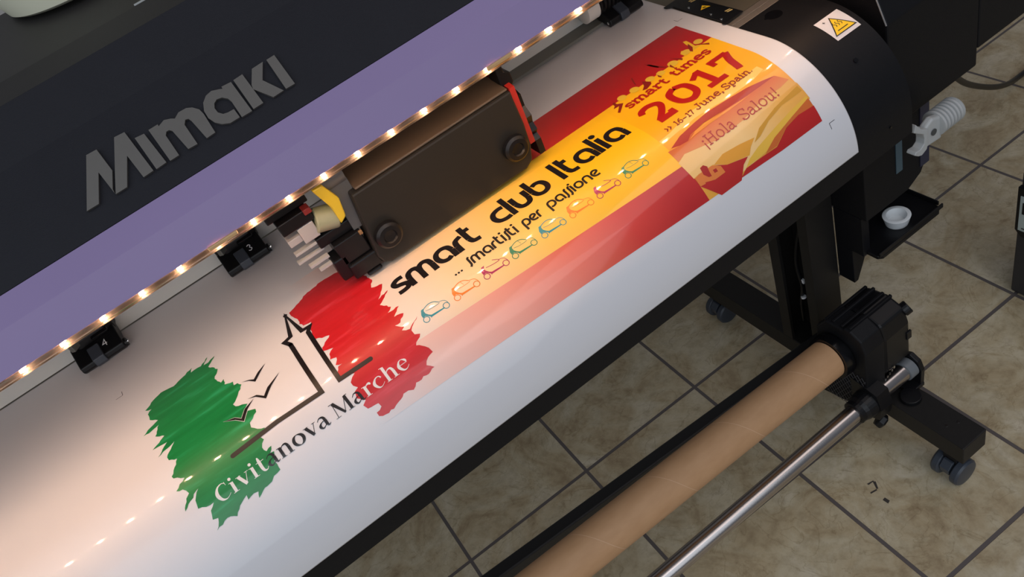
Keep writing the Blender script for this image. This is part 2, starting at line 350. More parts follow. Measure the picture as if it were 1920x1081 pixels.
# traced outlines: sheet shapes in 0.1 mm (u, v); letters in 0.1 mm on the sloping panel
D = {'green':[(-1451,455),(-1585,590),(-1487,748),(-1574,896),(-1522,1042),(-1472,1010),(-1491,1120),(-1386,1172),(-1396,1248),(-1345,1254),(-1308,1325),(-1414,1480),(-1504,1565),(-1484,1627),(-1407,1670),(-1345,1718),(-1412,1799),(-1348,1845),(-1292,1874),(-1301,1924),(-1369,1977),(-1425,2007),(-1439,2074),(-1385,2143),(-1306,2186),(-1347,2239),(-1412,2243),(-1385,2308),(-1450,2380),(-1430,2450),(-1354,2428),(-1407,2494),(-1362,2502),(-1406,2574),(-1416,2722),(-1513,2739),(-1564,2778),(-1633,2789),(-1669,2788),(-1780,2844),(-1748,2778),(-1800,2765),(-1888,2787),(-1876,2732),(-1961,2769),(-2084,2865),(-2183,2814),(-2347,2864),(-2263,2753),(-2322,2733),(-2285,2636),(-2213,2577),(-2305,2570),(-2389,2531),(-2368,2432),(-2279,2332),(-2410,2400),(-2519,2469),(-2443,2348),(-2389,2312),(-2430,2226),(-2500,2197),(-2353,2109),(-2466,2029),(-2475,1991),(-2407,1900),(-2339,1801),(-2434,1743),(-2443,1680),(-2373,1589),(-2301,1495),(-2423,1536),(-2544,1577),(-2464,1495),(-2386,1426),(-2579,1394),(-2392,1286),(-2499,1193),(-2412,1029),(-2520,1053),(-2635,1050),(-2517,977),(-2405,936),(-2500,834),(-2501,710),(-2436,655),(-2519,607),(-2378,505),(-2261,460),(-2082,505),(-1932,448),(-1780,390),(-1814,468),(-1716,463),(-1665,476),(-1542,382),(-1628,495),(-1561,502)],'red':[(-348,611),(-213,551),(3,448),(108,439),(220,414),(406,433),(656,513),(577,607),(721,747),(779,1065),(703,1202),(846,1270),(756,1407),(673,1503),(845,1452),(754,1539),(643,1619),(737,1774),(656,1836),(819,1846),(686,1954),(807,1991),(704,2083),(626,2074),(712,2165),(659,2191),(747,2238),(912,2149),(750,2269),(751,2337),(810,2372),(741,2421),(685,2467),(763,2540),(790,2585),(799,2653),(714,2674),(642,2741),(707,2812),(604,2842),(534,2826),(497,2846),(421,2837),(349,2889),(291,2858),(224,2855),(125,2898),(31,2933),(-81,2930),(-160,2899),(-159,2849),(-72,2821),(-80,2769),(-214,2750),(-237,2686),(-178,2649),(-256,2566),(-229,2491),(-167,2466),(-201,2415),(-202,2364),(-150,2317),(-100,2292),(-263,2224),(-283,2180),(-217,2084),(-157,2080),(-229,2044),(-168,1950),(-246,1922),(-216,1837),(-134,1784),(-257,1721),(-244,1659),(-84,1529),(-176,1492),(-256,1425),(-253,1327),(-233,1185),(-174,1065),(-285,1037),(-316,957),(-299,848),(-333,740)],'tower':[(150,2260),(-287,2245),(-280,1211),(-222,1125),(-338,1114),(-411,615),(-496,1080),(-601,1108),(-549,1224),(-544,2241),(-1152,2220),(-1772,2248)],'birds':[[(-1297,1290),(-1199,1340),(-1148,1388),(-1064,1310),(-935,1245),(-1052,1354),(-1143,1446),(-1211,1352)],[(-1322,1646),(-1204,1682),(-1132,1779),(-1047,1679),(-837,1567),(-995,1695),(-1126,1837),(-1146,1809),(-1224,1701)],[(-1685,1743),(-1552,1798),(-1485,1877),(-1402,1772),(-1251,1707),(-1371,1804),(-1474,1938),(-1554,1838)]],'a_pale':[(6066,2059),(6402,2052),(6760,2029),(6777,2134),(6540,2181),(6051,2187),(5739,2150),(5515,2138),(5220,2157),(4898,2189),(4880,2115),(5103,2100),(5555,2002)],'a_dark':[(4859,2325),(5151,2233),(5465,2191),(5717,2173),(6044,2194),(6385,2226),(6624,2275),(6800,2321),(6528,2327),(6182,2321),(5855,2301),(5531,2280),(5269,2311),(5181,2362),(5047,2348),(4932,2312)],'a_line':[(5211,2363),(5355,2309),(5617,2303),(5967,2319),(6340,2339),(5940,2348),(5602,2342),(5341,2348)],'a_orange':[(4859,2325),(5181,2362),(5269,2311),(5855,2301),(6182,2321),(6800,2321),(6906,2486),(6723,2513),(6403,2502),(5985,2576),(5501,2591),(5254,2537),(5009,2483),(4865,2528)],'a_cream':[(4853,2541),(5009,2483),(5254,2537),(5501,2591),(5985,2576),(6403,2502),(6723,2513),(6906,2486),(6957,2595),(6954,2872),(6577,2925),(6176,3015),(5958,3103),(5436,3142),(5315,2910),(5216,2823),(4973,2814),(4879,2827)],'a_yellow':[(5230,2832),(5419,2783),(5693,2811),(5935,2855),(5810,2929),(5726,3009),(5380,2934)],'a_yellow2':[(5888,2913),(6076,2790),(6446,2692),(6925,2629),(6930,2721),(6551,2723),(6252,2788),(6015,2889)],'a_yellow3':[(5697,3048),(5895,2986),(6257,2912),(6591,2854),(6927,2813),(6929,2876),(6577,2925),(6176,3015),(5958,3103),(5579,3122)],'a_band':[(5932,3124),(6176,3015),(6577,2925),(6938,2852),(6934,2979),(6660,2959),(6412,2994),(6139,3124)],'a_red':[(6934,2979),(6923,3221),(6162,3186),(5432,3148),(5579,3122),(5877,3126),(6130,3137),(6407,3000),(6660,2959)],'a_red2':[(4857,2959),(5010,2897),(5118,2999),(5300,2996),(5294,2896),(5225,2839),(5380,2934),(5695,3008),(5577,3064),(5432,3148),(5077,3171)],'a_fig':[(4874,2834),(4992,2817),(5193,2827),(5294,2896),(5298,2998),(5118,2999),(4977,2952),(4974,2969),(4857,2959)],'a_fig2':[(5039,2760),(5098,2751),(5134,2796),(5114,2871),(5106,2934),(5062,2923),(5021,2857)],'a_fig3':[(5167,2878),(5219,2884),(5217,2931),(5165,2925)],'crowd':[(4927,817),(4956,888),(4931,991),(5027,983),(5067,907),(5070,759),(5135,766),(5111,913),(5178,809),(5253,795),(5304,872),(5319,941),(5353,986),(5368,897),(5440,799),(5514,821),(5567,844),(5552,896),(5567,965),(5637,982),(5625,877),(5667,878),(5661,988),(5753,842),(5811,790),(5872,837),(5880,930),(5946,852),(6019,851),(6062,918),(6157,808),(6215,774),(6277,770),(6315,827),(6362,938),(6400,920),(6366,801),(6315,691),(6366,718),(6408,821),(6432,942),(6445,935),(6448,792),(6509,739),(6561,781),(6586,884),(6643,845),(6668,659),(6699,557),(6746,588),(6732,705),(6711,827),(6788,904),(6839,994),(6839,849),(6880,795),(6937,774),(6988,767),(7038,858)],'arms':[[(4934,979),(5001,990),(5063,938),(5074,862),(5115,845),(5110,931),(5176,997),(4998,1151),(4979,1115),(5097,1000)],[(5647,587),(5571,769),(5572,812),(5671,593)],[(5999,476),(6019,697),(6103,871),(6116,855),(6060,649)],[(5677,814),(5741,942),(5708,999),(5586,1043),(5529,1011),(5616,940)],[(6698,676),(6665,821),(6583,923),(6569,870),(6640,741)],[(6297,721),(6386,912),(6351,951),(6325,849)],[(6742,825),(6860,970),(6829,1012),(6776,901)],[(6000,546),(6038,535),(6064,747),(6041,765)],[(6183,862),(6167,963),(6156,1025),(6139,904)],[(5906,899),(5911,994),(5887,1006),(5879,948)]],'car_nose':[(993,2117),(1039,2116),(1015,2149),(1014,2191),(1037,2230),(1078,2269),(1038,2292),(1042,2272),(1025,2247),(994,2221),(955,2228),(957,2182)],'car_roof':[(1015,2131),(1067,2110),(1121,2102),(1180,2118),(1227,2164)],'car_sill':[(1059,2269),(1218,2279),(1247,2278)],'car_win':[(1033,2163),(1108,2182),(1214,2185),(1232,2173)],'car_rear':[(1227,2164),(1291,2186),(1317,2235),(1314,2288)],'car_w':[(979,2271),(949,2245),(1278,2269),(1247,2243)],'car_road':[(2122,2115),(2183,2157),(2186,2180),(2097,2177),(1998,2159)],'car_ref':[(1930,2142)],'car_lines':[(1602,2108),(1614,2170)],'logo':[[(-1012,758),(-896,754),(-891,480),(-998,311),(-1005,258),(-1014,539),(-1195,258),(-1335,258)],[(-679,768),(-563,759),(-553,255),(-674,249),(-682,532),(-867,252),(-1003,251),(-885,442)],[(-514,649),(-409,638),(-395,257),(-519,250)],[(-351,647),(-239,648),(-241,625),(-161,653),(-93,629),(-57,606),(10,643),(102,640),(159,612),(207,556),(218,489),(203,255),(94,250),(69,494),(56,529),(24,538),(-13,497),(-20,250),(-130,255),(-155,509),(-177,533),(-209,534),(-238,503),(-245,251),(-354,249)],[(541,640),(654,631),(658,244),(529,245),(536,446),(523,493),(478,537),(419,549),(374,526),(347,480),(349,424),(386,380),(437,367),(510,364),(511,256),(391,256),(312,293),(260,348),(231,425),(238,512),(282,593),(350,644),(426,658),(510,628),(538,614)],[(686,634),(803,639),(808,255),(682,253)],[(922,635),(1065,640),(945,469),(1069,254),(934,250),(805,439),(817,487)],[(1109,637),(1211,639),(1214,253),(1100,255)]]}

# ------------------------------------------------------------------ materials
def lin(r, g, b):
    f = lambda c: (c/255/12.92) if c/255 <= .04045 else ((c/255+.055)/1.055)**2.4
    return (f(r), f(g), f(b))
BLACK = mat('black_powder_coat', lin(20, 20, 23), .5, noise=.12, nscale=60, bump=.25, bscale=900)
COVER = mat('textured_cover_plastic', lin(30, 30, 37), .55, noise=.10, nscale=25, bump=.3, bscale=1400)
TOPC = mat('top_cover_plastic', lin(46, 44, 44), .5, noise=.08, nscale=25, bump=.3, bscale=1400)
PLAST = mat('black_satin_plastic', lin(15, 15, 18), .38, noise=.1, nscale=80)
GLOSS = mat('black_gloss_plastic', lin(12, 12, 15), .2, noise=.1, nscale=50)
STAND = mat('stand_paint', lin(32, 30, 29), .5, noise=.12, nscale=60, bump=.2, bscale=800)
PURPLE = mat('lavender_plastic', lin(150, 132, 176), .5, noise=.03, nscale=12)
LOGO = mat('grey_logo_metal', lin(98, 94, 90), .45, metal=.2, noise=.05, nscale=90)
PLATE = mat('grey_steel_plate', lin(222, 222, 216), .5, metal=0, noise=.04, nscale=20)
STRIPM = mat('dark_grey_strip', lin(112, 112, 106), .5, noise=.05, nscale=20)
OLIVE = mat('platen_metal', lin(110, 104, 90), .42, metal=.4, noise=.05, nscale=30)
ALU = mat('aluminium_rail', lin(165, 155, 145), .35, metal=.7, noise=.06, nscale=60)
STEEL = mat('brushed_steel', lin(190, 184, 182), .24, metal=1.0, noise=.06, nscale=30)
CHROME = mat('chrome', lin(220, 220, 220), .12, metal=1.0)
WHITEP = mat('white_print', lin(235, 235, 238), .5)
YELLOW = mat('warning_yellow', lin(250, 205, 30), .45)
LABELW = mat('label_white', lin(228, 222, 222), .45, noise=.02)
INKBLK = mat('ink_black', lin(24, 17, 19), .42, coat=.75, coatr=.065)
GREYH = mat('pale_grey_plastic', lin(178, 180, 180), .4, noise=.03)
CUPW = mat('white_cup_plastic', lin(225, 228, 230), .35, noise=.02)
CREAM = mat('cream_ceramic', lin(243, 240, 214), .35, noise=.02, nscale=10)
RUBBER = mat('caster_rubber', lin(58, 64, 74), .4, noise=.08)
BLUEG = mat('bluish_window', lin(70, 92, 104), .3)
REDM = mat('red_tape', lin(170, 40, 34), .45)
YELB = mat('yellow_lever', lin(205, 180, 50), .4)
FROST = mat('frosted_tube_plastic', lin(150, 156, 130), .35)
HEADM = mat('carriage_cover', lin(38, 37, 35), .42, noise=.06, nscale=15)

def tube_clear():
    M = bpy.data.materials.new('clear_tube'); M.use_nodes = True
    N = M.node_tree.nodes; L = M.node_tree.links; N.clear()
    o = N.new('ShaderNodeOutputMaterial'); mx = N.new('ShaderNodeMixShader'); t = N.new('ShaderNodeBsdfTransparent'); g = N.new('ShaderNodeBsdfGlossy')
    lw = N.new('ShaderNodeLayerWeight'); lw.inputs[0].default_value = .35
    g.inputs['Roughness'].default_value = .08; g.inputs['Color'].default_value = (.95, .9, .82, 1)
    t.inputs['Color'].default_value = (.93, .9, .84, 1)
    L.new(lw.outputs['Facing'], mx.inputs[0]); L.new(t.outputs[0], mx.inputs[1]); L.new(g.outputs[0], mx.inputs[2]); L.new(mx.outputs[0], o.inputs[0])
    return M
CLEAR = tube_clear()

def emat(name, col, s):
    M = bpy.data.materials.new(name); M.use_nodes = True
    N = M.node_tree.nodes; L = M.node_tree.links; N.clear()
    o = N.new('ShaderNodeOutputMaterial'); e = N.new('ShaderNodeEmission')
    e.inputs[0].default_value = (*col, 1); e.inputs[1].default_value = s
    L.new(e.outputs[0], o.inputs[0]); return M
LEDM = emat('warm_led', (1.0, .64, .38), 90.0)

def floor_mat():
    M = bpy.data.materials.new('stone_floor_tiles'); M.use_nodes = True
    N = M.node_tree.nodes; L = M.node_tree.links; P = N['Principled BSDF']
    tc = N.new('ShaderNodeTexCoord'); mp = N.new('ShaderNodeMapping'); mp.vector_type = 'TEXTURE'
    s = TILE
    mp.inputs['Location'].default_value = (TX, TY, 0); mp.inputs['Rotation'].default_value = (0, 0, TROT); mp.inputs['Scale'].default_value = (s, s, s)
    L.new(tc.outputs['Object'], mp.inputs[0])
    br = N.new('ShaderNodeTexBrick'); br.offset = 0; br.squash = 1
    br.inputs['Scale'].default_value = 1; br.inputs['Brick Width'].default_value = 1; br.inputs['Row Height'].default_value = 1
    br.inputs['Mortar Size'].default_value = .0125; br.inputs['Mortar Smooth'].default_value = .12
    L.new(mp.outputs[0], br.inputs['Vector'])
    # per-tile shift of the stone figure
    fl = N.new('ShaderNodeVectorMath'); fl.operation = 'FLOOR'; L.new(mp.outputs[0], fl.inputs[0])
    wn = N.new('ShaderNodeTexWhiteNoise'); wn.noise_dimensions = '3D'; L.new(fl.outputs[0], wn.inputs['Vector'])
    sc = N.new('ShaderNodeVectorMath'); sc.operation = 'SCALE'; sc.inputs['Scale'].default_value = 9; L.new(wn.outputs['Color'], sc.inputs[0])
    ad = N.new('ShaderNodeVectorMath'); ad.operation = 'ADD'; L.new(mp.outputs[0], ad.inputs[0]); L.new(sc.outputs[0], ad.inputs[1])
    n1 = N.new('ShaderNodeTexNoise'); n1.inputs['Scale'].default_value = 2.6; n1.inputs['Detail'].default_value = 7; n1.inputs['Distortion'].default_value = 1.2; n1.inputs['Roughness'].default_value = .62
    L.new(ad.outputs[0], n1.inputs['Vector'])
    r1 = N.new('ShaderNodeValToRGB'); e = r1.color_ramp.elements
    e[0].position = .26; e[0].color = (*lin(154, 133, 103), 1); e[1].position = .72; e[1].color = (*lin(208, 196, 174), 1)
    a = e.new(.43); a.color = (*lin(182, 164, 133), 1); a = e.new(.55); a.color = (*lin(194, 180, 152), 1)
    L.new(n1.outputs[0], r1.inputs[0])
    n2 = N.new('ShaderNodeTexNoise'); n2.inputs['Scale'].default_value = 15; n2.inputs['Detail'].default_value = 8; n2.inputs['Roughness'].default_value = .7; n2.inputs['Distortion'].default_value = .1; L.new(ad.outputs[0], n2.inputs['Vector'])
    r2 = N.new('ShaderNodeValToRGB'); e = r2.color_ramp.elements; e[0].position = .33; e[0].color = (.76, .72, .66, 1); e[1].position = .56; e[1].color = (1.06, 1.05, 1.02, 1)
    L.new(n2.outputs[0], r2.inputs[0])
    mu = N.new('ShaderNodeMix'); mu.data_type = 'RGBA'; mu.blend_type = 'MULTIPLY'; mu.inputs[0].default_value = .75
    L.new(r1.outputs[0], mu.inputs[6]); L.new(r2.outputs[0], mu.inputs[7])
    # thin dark veins
    n3 = N.new('ShaderNodeTexNoise'); n3.inputs['Scale'].default_value = 2.2; n3.inputs['Detail'].default_value = 6; n3.inputs['Distortion'].default_value = 2.2; L.new(ad.outputs[0], n3.inputs['Vector'])
    s3 = N.new('ShaderNodeMath'); s3.operation = 'SUBTRACT'; s3.inputs[1].default_value = .5; L.new(n3.outputs[0], s3.inputs[0])
    a3 = N.new('ShaderNodeMath'); a3.operation = 'ABSOLUTE'; L.new(s3.outputs[0], a3.inputs[0])
    r3 = N.new('ShaderNodeValToRGB'); e = r3.color_ramp.elements; e[0].position = 0; e[0].color = (.72, .68, .62, 1); e[1].position = .012; e[1].color = (1, 1, 1, 1)
    L.new(a3.outputs[0], r3.inputs[0])
    m3 = N.new('ShaderNodeMix'); m3.data_type = 'RGBA'; m3.blend_type = 'MULTIPLY'; m3.inputs[0].default_value = .7
    L.new(mu.outputs[2], m3.inputs[6]); L.new(r3.outputs[0], m3.inputs[7])
    mg = N.new('ShaderNodeMix'); mg.data_type = 'RGBA'; mg.inputs[7].default_value = (*lin(96, 88, 86), 1)
    L.new(br.outputs['Fac'], mg.inputs[0]); L.new(m3.outputs[2], mg.inputs[6]); L.new(mg.outputs[2], P.inputs['Base Color'])
    iv = N.new('ShaderNodeMath'); iv.operation = 'MULTIPLY_ADD'; iv.inputs[1].default_value = -1; iv.inputs[2].default_value = 1; L.new(br.outputs['Fac'], iv.inputs[0])
    hh = N.new('ShaderNodeMath'); hh.operation = 'MULTIPLY_ADD'; hh.inputs[1].default_value = .12; L.new(n2.outputs[0], hh.inputs[0]); L.new(iv.outputs[0], hh.inputs[2])
    b = N.new('ShaderNodeBump'); b.inputs['Strength'].default_value = .8; b.inputs['Distance'].default_value = .0022; L.new(hh.outputs[0], b.inputs['Height']); L.new(b.outputs[0], P.inputs['Normal'])
    P.inputs['Roughness'].default_value = .42
    return M

def print_mat(name, stops, rough=.42, coat=.75, vstops=None, axis='X'):
    """ink whose colour runs along the sheet: stops = [(metres, rgb)]"""
    M = bpy.data.materials.new(name); M.use_nodes = True
    N = M.node_tree.nodes; L = M.node_tree.links; P = N['Principled BSDF']
    uv = N.new('ShaderNodeUVMap'); sp = N.new('ShaderNodeSeparateXYZ'); L.new(uv.outputs[0], sp.inputs[0])
    a, b = stops[0][0], stops[-1][0]
    mr = N.new('ShaderNodeMapRange'); mr.inputs['From Min'].default_value = a; mr.inputs['From Max'].default_value = b
    L.new(sp.outputs[axis], mr.inputs['Value'])
    r = N.new('ShaderNodeValToRGB'); e = r.color_ramp.elements
    while len(e) < len(stops): e.new(.5)
    for k, (x, c) in enumerate(stops): e[k].position = (x-a)/(b-a)
    for k, (x, c) in enumerate(stops): e[k].position = (x-a)/(b-a); e[k].color = (*c, 1)
    L.new(mr.outputs[0], r.inputs[0]); L.new(r.outputs[0], P.inputs['Base Color'])
    P.inputs['Roughness'].default_value = rough; P.inputs['Coat Weight'].default_value = coat; P.inputs['Coat Roughness'].default_value = .065
    return M

def brush_mat(name, c1, c2, c3):
    """dry-brush ink: three tones in streaks along the stroke direction"""
    M = bpy.data.materials.new(name); M.use_nodes = True
    N = M.node_tree.nodes; L = M.node_tree.links; P = N['Principled BSDF']
    uv = N.new('ShaderNodeUVMap'); mp = N.new('ShaderNodeMapping'); mp.inputs['Rotation'].default_value = (0, 0, radians(62)); mp.inputs['Scale'].default_value = (12, 95, 1)
    L.new(uv.outputs[0], mp.inputs[0])
    n = N.new('ShaderNodeTexNoise'); n.inputs['Scale'].default_value = 1.0; n.inputs['Detail'].default_value = 5; L.new(mp.outputs[0], n.inputs['Vector'])
    r = N.new('ShaderNodeValToRGB'); e = r.color_ramp.elements; e[0].position = .35; e[0].color = (*c1, 1); e[1].position = .72; e[1].color = (*c3, 1); a = e.new(.56); a.color = (*c2, 1)
    L.new(n.outputs[0], r.inputs[0]); L.new(r.outputs[0], P.inputs['Base Color'])
    P.inputs['Roughness'].default_value = .42; P.inputs['Coat Weight'].default_value = .75; P.inputs['Coat Roughness'].default_value = .07
    return M

def card_mat():
    M = bpy.data.materials.new('brown_cardboard'); M.use_nodes = True
    N = M.node_tree.nodes; L = M.node_tree.links; P = N['Principled BSDF']
    tc = N.new('ShaderNodeTexCoord'); mp = N.new('ShaderNodeMapping'); mp.inputs['Scale'].default_value = (10, 26, 26)
    L.new(tc.outputs['Object'], mp.inputs[0])
    n = N.new('ShaderNodeTexNoise'); n.inputs['Scale'].default_value = 3; n.inputs['Detail'].default_value = 8; L.new(mp.outputs[0], n.inputs['Vector'])
    r = N.new('ShaderNodeValToRGB'); e = r.color_ramp.elements; e[0].position = .3; e[0].color = (*lin(190, 146, 106), 1); e[1].position = .7; e[1].color = (*lin(198, 154, 114), 1)
    L.new(n.outputs[0], r.inputs[0]); L.new(r.outputs[0], P.inputs['Base Color']); P.inputs['Roughness'].default_value = .62
    return M
CARD = card_mat()
SEAM = mat('cardboard_seam', lin(216, 176, 140), .7)
VINYL = mat('white_vinyl', lin(226, 224, 228), .42, noise=.01, nscale=8, coat=.75, coatr=.065)

# ------------------------------------------------------------------ setting
TILE, TROT = 0.3318, -0.016
TX, TY = 0.6110, 1.1101
bm = bmesh.new(); box(bm, -2.2, 3.6, -1.2, 1.75, -.06, 0)
fl = link('floor', bm, floor_mat()); sset(fl, 'structure')
SC = mat('rubber_scuff', lin(60, 54, 50), .6)
for P in ([(.6520, .5640), (.6660, .5610), (.6670, .5590), (.6530, .5600)], [(.6640, .5600), (.6560, .5440), (.6590, .5420), (.6680, .5560)], [(.6420, .5470), (.6560, .5440), (.6550, .5410), (.6400, .5440)], [(.6450, .5200), (.6520, .5210), (.6530, .5100), (.6460, .5080)]):
    bm = bmesh.new(); bm.faces.new([bm.verts.new((x+.027, y+.104, .0004)) for x, y in P]); bmesh.ops.recalc_face_normals(bm, faces=bm.faces)
    link('scuff_mark', bm, SC, fl)
bm = bmesh.new(); box(bm, -2.2, 3.6, 1.75, 1.83, -.06, 2.7)
wl = link('wall_back', bm, mat('plaster_wall', lin(190, 186, 184), .8, noise=.04, nscale=6, bump=.2, bscale=120)); sset(wl, 'structure')

# ------------------------------------------------------------------ printer
printer = empty('large_format_printer', (0, 1.0, 0), 'large black wide-format printer on a wheeled stand, lavender trim and raised grey letters', 'printer')
XL, XR = -1.02, 0.845

# platen apron: black curved front under the sheet
def prof(h, v0, v1, n=40):
    out = []
    for k in range(n+1):
        v = v0 + (v1-v0)*k/n; p = surf(0, v, h); out.append((p[1], p[2]))
    return out
G = -.0022
bm = bmesh.new()
pts = prof(G, .105, V2+.0375, 56)
yb, zb = pts[-1]
pts += [(yb+.004, zb-.004), (yb+.03, zb-.002), (yb+.036, .80), (.893, .80)]
prism(bm, pts, 0, XL, XR)
link('platen_apron', bm, BLACK, printer, smooth=True)
bm = bmesh.new(); box(bm, XL, XR, .9225, 1.24, .82, .9476)
link('platen', bm, OLIVE, printer)
bm = bmesh.new()
box(bm, XL, XR, .8935, .9068, .90, .9478); box(bm, XL, XR, .9078, .9215, .90, .9478)
link('platen_rail', bm, ALU, printer, bevel=.0008)
# small marks on the right end of the apron
I = Ink(); I.disc(.785, .128, .013, 24)
I.build('oval_recess', GLOSS, printer, -.0019)
for (u, v, r) in ((.771, .126, .002), (.789, .282, .0035), (.80, .40, .002)):
    p = surf(u, v, G); bm = bmesh.new(); q = surf(u, v, G+.0018)
    cyl(bm, p, q, r, 12); link('screw', bm, GLOSS, printer)
# heat warning sticker
hl = Ink(); hl.poly([(.789, .200), (.835, .200), (.836, .2445), (.7905, .2445)])
hlo = hl.build('warning_label', LABELW, printer, -.0017, label='white square hot-surface warning label with yellow triangle')
I = Ink(); I.poly([(.8125, .2045), (.8345, .2385), (.7935, .2385)]); I.build('triangle_border', INKBLK, hlo, -.0015)
I = Ink(); I.poly([(.8125, .2078), (.8316, .2368), (.7964, .2368)]); I.build('triangle_field', YELLOW, hlo, -.0014)
I = Ink()
for dx in (-.0050, 0, .0050):
    I.stroke(catmull([(.8128+dx, .2168), (.8112+dx, .2195), (.8144+dx, .2225), (.8128+dx, .2258)], 5), .0011)
I.stroke([(.8035, .2320), (.8225, .2320)], .0014)
I.stroke([(.7985, .2075), (.8025, .2085)], .0008); I.stroke([(.8005, .2060), (.8005, .2100)], .0008)
I.build('heat_symbol', INKBLK, hlo, -.0013)

# sheet-metal wall behind the rollers, thin dark grey strip and bellows at its right end
bm = bmesh.new(); box(bm, XL, .95, 1.146, 1.152, .9515, 1.16)
link('rear_plate', bm, PLATE, printer)
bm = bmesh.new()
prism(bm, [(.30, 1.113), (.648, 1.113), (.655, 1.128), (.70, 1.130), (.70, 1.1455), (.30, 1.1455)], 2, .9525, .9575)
link('dark_strip', bm, STRIPM, printer)
bm = bmesh.new(); lathe(bm, (.612, 1.112, .996), (1, 0, 0), [(0, .021), (.001, .0225), (.024, .0225), (.0245, .020)], 28)
link('motor_cap', bm, PLATE, printer, smooth=True)
bm = bmesh.new()
pr = []
for k in range(9): pr += [(k*.008, .0175), (k*.008+.002, .021), (k*.008+.005, .021), (k*.008+.007, .0175)]
lathe(bm, (.637, 1.112, .996), (1, 0, 0), pr, 28)
link('ribbed_bellows', bm, PLAST, printer, smooth=True)

# front cover: lavender trim, textured panel, top lid
A0, A1, A2, A3, A4, A5, A6, A7 = (.8300, 1.1500), (.8444, 1.1895), (.8710, 1.2093), (.9401, 1.2914), (.9716, 1.3380), (1.0110, 1.3485), (1.0165, 1.3470), (1.2440, 1.3625)
CX0, CX1 = -1.02, .95
bm = bmesh.new(); prism(bm, [A0, A1, A2, (.885, 1.200), (.862, 1.180), (.846, 1.1475)], 0, CX0, CX1)
link('lavender_trim', bm, PURPLE, printer, label='lavender strip along the lower edge of the cover')
bm = bmesh.new(); prism(bm, [(A2[0]+.0003, A2[1]+.0006), A3, A4, (.9716, 1.315), (.953, 1.285), (.8856, 1.2007)], 0, CX0, CX1)
link('front_cover', bm, COVER, printer)
bm = bmesh.new(); prism(bm, [(A4[0]+.0003, A4[1]+.0001), A5, (1.0110, 1.330), (.9719, 1.318)], 0, CX0, CX1)
link('cover_shelf', bm, TOPC, printer)
bm = bmesh.new(); prism(bm, [A6, A7, (1.244, 1.10), (1.153, 1.10), (1.153, 1.15), (1.20, 1.20), (1.20, 1.335), (1.015, 1.328)], 0, CX0, CX1)
link('top_lid', bm, TOPC, printer)
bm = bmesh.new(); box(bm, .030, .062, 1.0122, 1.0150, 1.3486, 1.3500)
link('gap_reflection', bm, GREYH, printer)  # pale sliver painted as light reflected in the lid gap
bm = bmesh.new(); box(bm, -.165, -.135, 1.085, 1.0865, 1.3490, 1.3530)
link('lid_seam', bm, BLACK, printer)
# raised letters on the sloping panel (M i m a k i)
LY, LZ, LP = .871, 1.209, radians(50)
def panel_pt(x, s, h):
    return (x, LY + s*cos(LP) - h*sin(LP), LZ + s*sin(LP) + h*cos(LP))
names = ['M', 'M', 'i', 'm', 'a', 'k', 'k', 'i']
for grp in ((0, 1), (2,), (3,), (4,), (5, 6), (7,)):
    bm = bmesh.new()
    for g in grp:
        P = [(x/1e4, y/1e4) for x, y in D['logo'][g]]
        lo = [bm.verts.new(panel_pt(x, y, .0005)) for x, y in P]
        hi = [bm.verts.new(panel_pt(x, y, .0052)) for x, y in P]
        n = len(P)
        from mathutils.geometry import tessellate_polygon
        for t in tessellate_polygon([[Vector((x, y, 0)) for x, y in P]]):
            bm.faces.new([hi[k] for k in t]); bm.faces.new([lo[k] for k in t])
        for i in range(n): bm.faces.new((lo[i], lo[(i+1) % n], hi[(i+1) % n], hi[i]))
    bmesh.ops.recalc_face_normals(bm, faces=bm.faces)
    link('raised_letter', bm, LOGO, printer, label='raised grey metal letter on the black panel')

